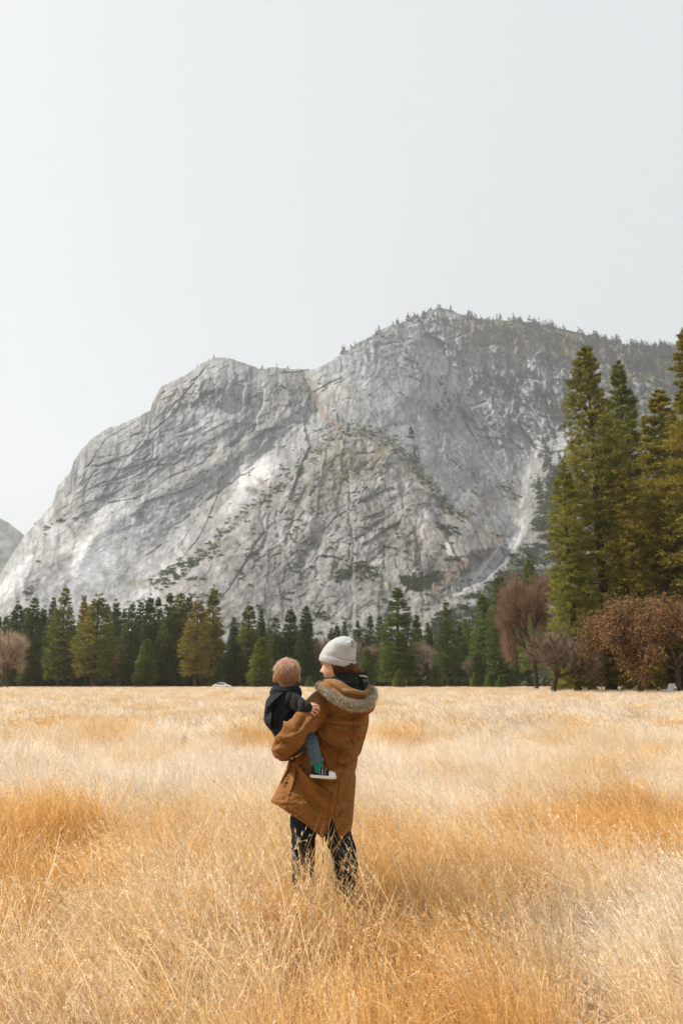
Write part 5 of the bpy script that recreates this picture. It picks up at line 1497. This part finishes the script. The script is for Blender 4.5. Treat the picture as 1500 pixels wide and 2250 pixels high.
# dark cord at the waist where the belt gathers
dv, df = tube(A3([(*p, y) for p, y in zip(z1((370,1350),(395,1400),(378,1440),(400,1475),(430,1440),(428,1380)), (4.10,4.08,4.08,4.09,4.10,4.11))]), [.0035] * 6, 8)
link('waist_cord', mesh_np('waist_cord', dv, df, cloth_mat('cord_dark', (.02, .02, .02)), True, np.ones((len(dv), 3))), woman)

# ---------------------------------------------------------------- the child
bh = head_shape(.122, .150, .150, True)
BR_ = Rz(math.radians(90 + 6)) @ Ry(math.radians(-4))
BT = np.array(at1(629.5, 1509, 4.235)); BT = BT - BR_ @ np.array([0, 0, .0])
bhead = place(bh, BR_, BT)
bsh = [tube(A3([(629,1497,4.24),(628,1520,4.22)]), [.032,.036], 16), tube(A3([(627,1530,4.22),(622,1570,4.22),(632,1615,4.20),(644,1640,4.18)]), [.055,.066,.066,.06], 20),
       tb([(646,1640,4.17,.030),(682,1624,4.075,.026),(690,1652,4.07,.021),(697,1690,4.075,.016)]), tb([(646,1640,4.22,.030),(668,1640,4.40,.026),(664,1675,4.44,.020),(664,1700,4.44,.016)]),
       tb([(646,1534,4.18,.028),(660,1552,4.11,.024),(680,1557,4.085,.0165)]), tb([(606,1534,4.26,.028),(608,1560,4.36,.024),(650,1570,4.44,.0165)])]
# small fist on her shoulder seam: palm and five bent fingers
pal = at1(682.5, 1557, 4.078)
bsh.append(ellipsoid(pal, (.024, .015, .0215), 20, 14, Ry(math.radians(18))))
for i, (x0, y0, x1, y1, x2, y2) in enumerate(((690,1549,698,1550.5,701,1554.5),(691,1555.2,699.5,1557.5,700.5,1562),(689,1561.2,696.5,1564.8,696,1569.5),(684.5,1566,690.8,1571,688.6,1575))):
    bsh.append(tube([at1(x0 - 5, y0 - 1, 4.080), at1(x0, y0, 4.068), at1(x1, y1, 4.068), at1(x2, y2, 4.082), at1(x2 - 3, y2 + .5, 4.094)], [.0056, .0058, .0057, .0052, .0046], 10))
bsh.append(tube([at1(678, 1551, 4.085), at1(684, 1546.5, 4.092), at1(692, 1547.5, 4.098), at1(697, 1551, 4.100)], [.0070, .0072, .0066, .0056], 10))
bsh += hand(at1(650, 1570, 4.44), (.9, .1, .1), (0, 1, 0), .085, 1, .9, .0062)
CVv, CF_, _ = fuse(bsh, .0023, 1)
CVv, CF_ = merge([(CVv, CF_)] + bhead)
child = link('person', mesh_np('person', CVv, CF_, skin, True), label='small child with short ginger hair in a dark jacket, held by the woman', category='person')
# hair: close cap plus soft strands
HV, HFs = bhead[0]
loc = (HV - BT) @ BR_
zz = loc[:, 2] / .150; xx = loc[:, 0] / .150; yy = loc[:, 1] / .122
hairline = np.where(xx > 0, .62 + xx * .35, .18 + .30 * np.clip(xx + .30, 0, .3) / .3)
cv_ = HV + (HV - (BT + BR_ @ np.array([-.005, 0, .08]))) / .075 * .0032
inh = zz > hairline
fcs = HFs[0]; fk = fcs[inh[fcs].all(1)]
capcol = np.tile([.46, .22, .12], (len(cv_), 1)) * (1 - .35 * sstep(.75, .3, zz))[:, None] + sstep(.70, 1, zz)[:, None] * np.array([.16, .13, .10])  # lighter top is rim light painted into the cap colour
bhair = link('hair', mesh_np('hair', cv_, fk, HAIR, True, capcol), child, label='short fine ginger hair')
hn_ = (HV - (BT + BR_ @ np.array([-.005, 0, .08]))); hn_ /= np.linalg.norm(hn_, axis=1, keepdims=True)
crownp = BT + BR_ @ np.array([-.035, .0, .148])
flw = cv_ - crownp; flw /= np.linalg.norm(flw, axis=1, keepdims=True) + 1e-9
ii = np.where(inh)[0]
# denser, even sampling of the scalp
tri_c = cv_[fk].mean(1); tri_n = hn_[fk].mean(1); tri_f = flw[fk].mean(1); ar = np.linalg.norm(np.cross(cv_[fk][:, 1] - cv_[fk][:, 0], cv_[fk][:, 3] - cv_[fk][:, 0]), axis=1)
pick = r6.choice(len(fk), 9000, p=ar / ar.sum())
jit = (cv_[fk[pick]] * r6.dirichlet([1, 1, 1, 1], 9000)[..., None]).sum(1)
zt_ = ((jit - BT) @ BR_)[:, 2] / .150
lo = zt_ + r6.normal(0, .14, 9000) < .58
hairs('hair_strands', jit[lo], tri_n[pick][lo], tri_f[pick][lo], 5200, .020, .0007, (.36, .16, .08), (.60, .34, .20), r6, .16, .06, bhair)
hairs('hair_strands', jit[~lo], tri_n[pick][~lo], tri_f[pick][~lo], 4200, .023, .0006, (.52, .31, .19), (.95, .82, .68), r6, .24, .18, bhair)  # strands on top coloured paler, painting in the light that catches them
# jacket
jl = [(1506,604),(1520,597),(1528,592),(1540,584),(1560,581),(1580,579),(1590,582),(1596,586),(1608,597),(1620,603),(1640,612),(1652,622)]
jr = [(1506,654),(1520,659),(1530,662),(1545,664),(1560,660),(1600,655),(1640,656),(1652,658)]
V, F, cc, _ = cloth_grid(jl, jr, [(590,1516),(665,1516)], [(580,1648),(665,1652)], [(1506,4.225),(1652,4.205)], [(1510,.06),(1530,.088),(1580,.105),(1650,.10)], 110, 50, 110,
    [(z1((330,700),(240,780),(190,900),(180,1040),(195,1130)), 7, .010, 's'), (z1((250,760),(180,840),(120,900)), 6, .010, 's'), (z1((230,840),(150,950),(100,1010)), 6, -.010, 'g'), (z1((300,900),(260,1020),(210,1150)), 8, -.008, 'g'),
     (z1((420,760),(350,840),(340,880)), 6, .010, 's'), (z1((400,900),(330,980),(280,1060)), 7, .007, 's'), (z1((130,820),(200,800),(260,740)), 5, .006, 's')], .004, [(z1((345,690),(265,760),(215,880),(190,1000),(195,1140)), .7)], .75, seed=21)
jk = link('jacket', mesh_np('jacket', V, F, NAVY, True, cc * .8 + .2), child, label='dark navy zip jacket with a stand collar')
solid(jk, .005, -1)
V, F, cc, _ = cloth_grid([(1504,604),(1508,600),(1513,595),(1522,591.5),(1530,594)], [(1504,653),(1508,657),(1513,661),(1522,663.5),(1530,662)], [(600,1505.5),(628,1508.5),(658,1506)], [(590,1528),(615,1527),(640,1524),(665,1531)],
    [(1504,4.225),(1530,4.22)], [(1504,.055),(1513,.072),(1530,.088)], 80, 40, 24, [([(594, 1514), (628, 1517), (661, 1514)], 3, .004, 's')], .002, [], .75, seed=22)
ck = link('collar', mesh_np('collar', V, F, NAVY, True, cc), child); solid(ck, .007, -1)
bs = [(634,1531,4.19,.040),(645,1540,4.15,.043),(658,1550,4.115,.041),(668,1554,4.095,.036),(675,1555.5,4.085,.031)]
V, F = sleeve_mesh(bs, 48, .005, 5, [(z1((400,700),(370,800),(360,880)), 5, .006, 's'), (z1((470,760),(450,850),(470,920)), 4, -.005, 'g'), (z1((540,800),(525,870),(540,930)), 3, .004, 's')])
link('sleeve', mesh_np('sleeve', V, F, KNITD, True, np.ones((len(V), 3))), child, label='charcoal knitted sleeve')
v_, f_ = tube(A3([(673,1555.3,4.087),(678,1556,4.083)]), [.0285,.0275], 28, cap=True)
link('cuff', mesh_np('cuff', v_, f_, KNITD, True, np.ones((len(v_), 3))), child)
bs2 = [(608,1532,4.25,.040),(606,1560,4.35,.038),(645,1570,4.43,.028)]
V, F = sleeve_mesh(bs2, 30, .005, 6)
link('sleeve', mesh_np('sleeve', V, F, KNITD, True, np.ones((len(V), 3))), child)
# jeans
jn = [tb([(640,1642,4.16,.050),(662,1632,4.11,.042),(680,1624,4.070,.037),(685,1636,4.062,.036),(690,1654,4.065,.0335),(694,1669,4.068,.0315)], 28)]
V, F = jn[0]; n_ = 28; G = V[:-2].reshape(-1, n_, 3); cen = G.mean(1, keepdims=True); d = G - cen; Ld = np.linalg.norm(d, axis=2, keepdims=True) + 1e-9
gpx, gpy = proj(G)
w_ = .004 * (ridged(gpx / 18, gpy / 6, 0, 3, 81) - .6) + strokes(gpx, gpy, [(z1((560,1200),(600,1230),(650,1230)), 3, .004, 's'), (z1((565,1290),(610,1270),(670,1285)), 3, -.004, 'g'), (z1((560,1340),(620,1350),(690,1330)), 3, .003, 's')])
V = np.vstack([(G + d / Ld * w_[..., None]).reshape(-1, 3), V[-2:]])
jp, jq = proj(V); sm = np.exp(-(poly_dist(jp, jq, z1((600,1185),(625,1260),(650,1350),(668,1430)))[0] / .8) ** 2)
fade = .55 + .9 * sstep(1608, 1640, jq) * sstep(655, 690, jp)
jc = np.clip(fade * (1 - .5 * sm), 0, 1.5)
denim2, t, b, o_ = node_mat('denim', .9, .15)
a_ = N(t, 'ShaderNodeAttribute', attribute_name='col'); tc = N(t, 'ShaderNodeTexCoord')
f = ramp(t, noise_tex(t, tc.outputs['Object'], 60, 5, .7), [(.3, .65), (.7, 1.35)])
c = mixc(t, 1.0, (.052, .080, .100), f, 'MULTIPLY'); c = mixc(t, 1.0, c, a_.outputs[0], 'MULTIPLY')
t.links.new(c, b.inputs['Base Color'])
jeans = link('jeans', mesh_np('jeans', V, F, denim2, True, np.repeat(jc[:, None], 3, 1)), child, label='faded blue jeans with rolled cuffs')
for a_p, b_p, r_ in (((693.6,1668.5,4.068), (695.5,1675.5,4.068), .0345),):
    cv2, cf2 = tube(A3([a_p, b_p]), [r_, r_], 28, cap=False)
    cuff = link('cuff', mesh_np('cuff', cv2, cf2, denim2, True, np.tile([1.5, 1.5, 1.45], (len(cv2), 1))), jeans); solid(cuff, .004)
v_, f_ = tb([(640,1642,4.22,.048),(664,1640,4.40,.038),(664,1672,4.44,.032)], 24)
link('jeans', mesh_np('jeans', v_, f_, denim2, True, np.full((len(v_), 3), .7)), child)
def sock_and_shoe(ank, toe, up, lab=False):
    """ank: ankle point, toe: direction of the foot (unit), up: unit."""
    ank = np.array(ank); f = np.array(toe, float); f /= np.linalg.norm(f); u = np.array(up, float); u -= f * u.dot(f); u /= np.linalg.norm(u); s = np.cross(u, f)
    M = np.stack([f, s, u], 1)
    v_, f_ = tube([ank + u * .020, ank - u * .004, ank - u * .022], [.0245, .025, .026], 24, cap=True)
    link('sock', mesh_np('sock', v_, f_, TEAL, True, np.ones((len(v_), 3))), child, label='teal striped sock')
    # shoe in local coordinates: x toe, y side, z up; sole at z = -.052
    base = ank - u * .052
    xs = np.array([-.033, -.028, -.015, .0, .02, .042, .062, .080, .092, .097]); hw = np.array([.012, .0205, .025, .026, .026, .0275, .0285, .026, .018, .008])
    ht = np.array([.020, .042, .052, .052, .043, .030, .024, .020, .015, .008])
    def loft(xs, hw, ht, z0, n=28, top=1.0, sub=5, grow=0.0):
        k = len(xs); uu = np.linspace(0, k - 1, (k - 1) * sub + 1); X = np.interp(uu, range(k), xs); W_ = np.interp(uu, range(k), hw) + grow; H_ = np.interp(uu, range(k), ht) * top + grow
        th = np.arange(n) * 2 * np.pi / n
        z = np.sin(th)[None]; z = np.where(z > 0, z * H_[:, None], z * .004)
        e_ = np.sign(np.cos(th)) * np.abs(np.cos(th)) ** .75
        P = np.stack([np.repeat(X[:, None], n, 1), e_[None] * W_[:, None], z + z0], -1)
        V = P.reshape(-1, 3); V = np.vstack([V, [X[0], 0, z0 + H_[0] * .4], [X[-1], 0, z0 + H_[-1] * .4]])
        m = len(X); j = np.arange(n); jn_ = (j + 1) % n
        tri = np.concatenate([np.stack([j, np.full(n, m * n), jn_], -1), np.stack([(m - 1) * n + j, (m - 1) * n + jn_, np.full(n, m * n + 1)], -1)])
        return V, [grid_faces(m, n, True), tri]
    W = lambda V: V @ M.T + base
    V, F = loft(xs, hw, ht, .013)
    shoe = link('shoe', mesh_np('shoe', W(V), F, SHOEB, True, np.ones((len(V), 3))), child, label='black low canvas shoe with white sole and toe cap')
    # sole: a slab with the foot's outline
    o_x = np.concatenate([xs[::1], xs[::-1]]); o_y = np.concatenate([hw, -hw[::-1]]) * 1.12
    ox = np.interp(np.linspace(0, len(o_x) - 1, 60), range(len(o_x)), o_x * 1.04); oy = np.interp(np.linspace(0, len(o_y) - 1, 60), range(len(o_y)), o_y)
    def slab(z0, z1_, g):
        prof = [(z0, .96), (z0 + .001, 1.0), (z1_ - .001, 1.0), (z1_, .97)]
        V = np.concatenate([np.stack([ox * k * g, oy * k * g, np.full(60, z)], -1) for z, k in prof] + [[[.03, 0, z0]], [[.03, 0, z1_]]])
        j = np.arange(60); jn_ = (j + 1) % 60
        tri = np.concatenate([np.stack([jn_, j, np.full(60, 240)], -1), np.stack([180 + j, 180 + jn_, np.full(60, 241)], -1)])
        return V, [grid_faces(4, 60, True), tri]
    V, F = slab(0, .0145, 1.0)
    link('sole', mesh_np('sole', W(V), F, WHITER, True, np.ones((len(V), 3))), shoe)
    V, F = slab(.0066, .0082, 1.012)
    link('stripe', mesh_np('stripe', W(V), F, SHOEB, True, np.ones((len(V), 3))), shoe)
    V, F = loft(xs[6:], hw[6:], ht[6:] * np.array([.96, 1, 1, 1]), .0135, grow=.0012)
    link('toe_cap', mesh_np('toe_cap', W(V[V[:, 0] > -9]), F, WHITER, True, np.ones((len(V), 3))), shoe)
    for xa in (.020, .036):                         # two straps with pale stitched edges
        hh_ = np.interp(xa, xs, ht) + .013; ww = np.interp(xa, xs, hw)
        th = np.linspace(.12, np.pi - .12, 16)
        arc = lambda k, dx: np.stack([np.full(16, xa + dx), np.cos(th) * (ww + .002) * k, np.sin(th) * (hh_ - .011) * k + .013], -1)
        for dx, mt, th_, nm in ((0, SHOEB, .0012, 'strap'), (-.0065, whitep, .0007, 'stitching'), (.0065, whitep, .0007, 'stitching')):
            if nm == 'strap':
                V = np.concatenate([arc(1.0, -.006), arc(1.04, -.0055), arc(1.04, .0055), arc(1.0, .006)]); F = [grid_faces(4, 16)]
            else:
                V, F = tube(arc(1.035, dx), [.0008] * 16, 5)
            link(nm, mesh_np(nm, W(V), F, mt, True, np.ones((len(V), 3))), shoe)
sock_and_shoe(at1(697.5, 1685, 4.068), (1.0, -.02, -.07), (-.12, 0, 1))
sock_and_shoe(at1(664, 1682, 4.44), (.5, .8, -.1), (0, 0, 1))
# ================================================================== small things along the edge of the meadow
def boxm(lo, hi, bev=.0):
    (x0, y0, z0), (x1, y1, z1_) = lo, hi
    V = np.array([(x0,y0,z0),(x1,y0,z0),(x1,y1,z0),(x0,y1,z0),(x0,y0,z1_),(x1,y0,z1_),(x1,y1,z1_),(x0,y1,z1_)], float)
    return V, [np.array([(0,3,2,1),(4,5,6,7),(0,1,5,4),(1,2,6,5),(2,3,7,6),(3,0,4,7)])]
def plain(name, col, rough=.5, spec=.4, metal=0):
    m, t, b, o = node_mat(name, rough, spec); tc = N(t, 'ShaderNodeTexCoord')
    f = ramp(t, noise_tex(t, tc.outputs['Object'], 4, 4, .6), [(.3, .88), (.7, 1.05)])
    t.links.new(mixc(t, 1.0, col, f, 'MULTIPLY'), b.inputs['Base Color']); b.inputs['Metallic'].default_value = metal
    return m
WPAINT = plain('white_paint', (.78, .78, .76), .3, .5); GLASSD = plain('dark_glass', (.02, .025, .03), .1, .6); RUB = plain('rubber', (.02, .02, .02), .8)
CHROME = plain('grey_metal', (.45, .45, .45), .35, .5, .8); TAILR = plain('red_lens', (.4, .02, .02), .3)
WOODD = plain('weathered_wood', (.14, .10, .07), .9); WOODP = plain('pale_wood', (.42, .33, .24), .9); PLAS = plain('white_plastic', (.75, .76, .78), .4)
def sedan(px, Y, lab):
    """White saloon seen from the side, nose to the right."""
    g = at1(px, 1509, Y); root = bpy.data.objects.new('parked_car', None); C.objects.link(root); root.location = (g[0], Y, .0)
    root['label'] = lab; root['category'] = 'car'
    # body from a side profile, cross-sections along x
    xs = np.array([-2.35,-2.30,-2.1,-1.7,-1.2,-.4,.5,1.1,1.6,2.05,2.28,2.36]); zt = np.array([.55,.78,.92,.96,.97,.97,.96,.93,.88,.78,.62,.48]); zb = np.array([.42,.30,.24,.22,.22,.22,.22,.22,.22,.24,.30,.40]); hw = np.array([.70,.80,.86,.89,.90,.90,.90,.90,.88,.84,.76,.66])
    def loft(xs, zt, zb, hw, n=20, inset=.0):
        th = np.arange(n) * 2 * np.pi / n; e = .45
        cx = np.sign(np.cos(th)) * np.abs(np.cos(th)) ** e; sz = np.sign(np.sin(th)) * np.abs(np.sin(th)) ** e
        V = np.stack([np.repeat(xs[:, None], n, 1), cx[None] * hw[:, None], (zt + zb)[:, None] / 2 + sz[None] * ((zt - zb) / 2)[:, None]], -1)
        m = len(xs); Vf = V.reshape(-1, 3); Vf = np.vstack([Vf, V[0].mean(0), V[-1].mean(0)]); j = np.arange(n); jn = (j + 1) % n
        return Vf, [grid_faces(m, n, True), np.concatenate([np.stack([j, np.full(n, m * n), jn], -1), np.stack([(m - 1) * n + j, (m - 1) * n + jn, np.full(n, m * n + 1)], -1)])]
    u = np.linspace(-2.35, 2.36, 40)
    V, F = loft(u, np.interp(u, xs, zt), np.interp(u, xs, zb), np.interp(u, xs, hw)); link('body', mesh_np('body', V, F, WPAINT, True), root)
    cx = np.array([-1.75,-1.45,-1.05,-.5,.1,.55,.95,1.25]); cz = np.array([.97,1.18,1.38,1.46,1.46,1.38,1.18,.96]); cw = np.array([.74,.70,.64,.62,.62,.64,.70,.74])
    u = np.linspace(-1.75, 1.25, 26); V, F = loft(u, np.interp(u, cx, cz), np.full(26, .90), np.interp(u, cx, cw)); link('cabin', mesh_np('cabin', V, F, WPAINT, True), root)
    for x0, x1, h0, h1 in ((-1.15, -.42, .40, .44), (-.34, .52, .44, .36)):
        for sd in (-1, 1):
            y = sd * .70; V = np.array([(x0 - .25 * (x0 < -1), y * 1.03, 1.0), (x1 + .28 * (x1 > .5), y * 1.03, 1.0), (x1, y * .955, 1.0 + h1 - .06), (x0, y * .955, 1.0 + h0 - .09)])
            V2 = V.copy(); V2[:, 1] -= sd * .06
            VV = np.vstack([V, V2]); link('window', mesh_np('window', VV, np.array([(0,1,2,3),(7,6,5,4),(0,4,5,1),(1,5,6,2),(2,6,7,3),(3,7,4,0)]), GLASSD, False), root)
    for x in (-1.42, 1.42):
        for sd in (-1, 1):
            wv, wf = tube([(x, sd * .70, .32), (x, sd * .90, .32)], [.32, .32], 24, cap=False); w = link('wheel', mesh_np('wheel', wv, wf, RUB, False), root)
            rv, rf = tube([(x, sd * .86, .32), (x, sd * .905, .32)], [.2, .19], 16, cap=False); link('rim', mesh_np('rim', rv, rf, CHROME, False), w)
    for sd in (-.6, .6):
        link('headlight', mesh_np('headlight', *ellipsoid((2.27, sd, .64), (.08, .16, .07), 12, 8), CHROME, True), root)
        link('tail_light', mesh_np('tail_light', *ellipsoid((-2.31, sd, .74), (.05, .16, .08), 12, 8), TAILR, True), root)
    return root
sedan(488, 190, 'white parked car at the foot of the dark pines')
# reclining white garden seats under the rust-leaved oak
def lounger(px, Y, ang, sc, lab, nm='lounge_chair'):
    g = at1(px, 1510, Y); root = bpy.data.objects.new(nm, None); C.objects.link(root); root.location = (g[0], Y, 0); root.rotation_euler = (0, 0, ang); root.scale = (sc,) * 3
    root['label'] = lab; root['category'] = 'chair'
    link('seat', mesh_np('seat', *boxm((-.35,-.32,.36),(.55,.32,.42)), PLAS, False), root)
    V, F = boxm((-.04,-.32,0),(.04,.32,.78)); V = V @ Ry(math.radians(28)).T * [-1, 1, 1] + [-.32, 0, .38]; V[:, 0] = -.32 - (V[:, 2] - .38) * .5 + (np.array([0,1,1,0,0,1,1,0]) * .07)
    link('backrest', mesh_np('backrest', V, F, PLAS, False), root)
    for x in (-.3, .5):
        for y in (-.28, .28): link('leg', mesh_np('leg', *boxm((x-.03,y-.03,0),(x+.03,y+.03,.36)), PLAS, False), root)
    for y in (-.34, .34): link('armrest', mesh_np('armrest', *boxm((-.4,y-.04,.58),(.35,y+.04,.62)), PLAS, False), root)
    return root
lounger(1462, 76, math.radians(200), 1.25, 'larger white garden chair in the shade at the edge of the grass')
lounger(1474, 77, math.radians(150), .95, 'smaller white garden chair turned beside the larger one')
lounger(1271, 100, math.radians(60), 1.0, 'single white garden chair between the bare tree and the tall trunks')
# fallen log
g = at1(1488, 1513, 70)
lg = link('fallen_log', mesh_np('fallen_log', *tube([(g[0]-1.6, 70, .30), (g[0]-.6, 70.1, .42), (g[0]+.5, 70.2, .55), (g[0]+1.8, 70.2, .72)], [.10,.13,.15,.17], 14), WOODP, True), label='bleached fallen log lying in the grass beside the garden chairs', category='log')
g = at1(1474, 1516, 69)
link('fallen_log', mesh_np('fallen_log', *tube([(g[0]-1.0, 69, .30), (g[0], 69.2, .22), (g[0]+1.1, 69.4, .16)], [.08,.11,.12], 14), bark, True), label='dark rotten log under the bleached one', category='log')
# sign post
g = at1(1321, 1508, 98); root = bpy.data.objects.new('wooden_post', None); C.objects.link(root); root.location = (g[0], 98, 0); root['label'] = 'pale wooden post with a small board between the tall trunks'; root['category'] = 'post'
link('post', mesh_np('post', *boxm((-.07,-.07,0),(.07,.07,1.5)), WOODP, False), root); link('board', mesh_np('board', *boxm((-.28,-.10,1.05),(.28,-.07,1.42)), WOODP, False), root)
# low rail fence in the shade
x0 = at1(1380, 1500, 106)[0]; x1 = at1(1530, 1500, 106)[0]
root = bpy.data.objects.new('rail_fence', None); C.objects.link(root); root.location = (x0, 106, 0); root['label'] = 'low dark wooden rail fence in the shade behind the garden chairs'; root['category'] = 'fence'
L = x1 - x0
pm = mesh_np('fence_post', *boxm((-.09,-.09,0),(.09,.09,1.25)), WOODD, False); rm = mesh_np('rail', *boxm((0,-.13,-.07),(L,-.09,.07)), WOODD, False)
for k in range(6): link('fence_post', pm, root, (L * k / 5, 0, 0))
for z in (.55, 1.05): link('rail', rm, root, (0, 0, z))
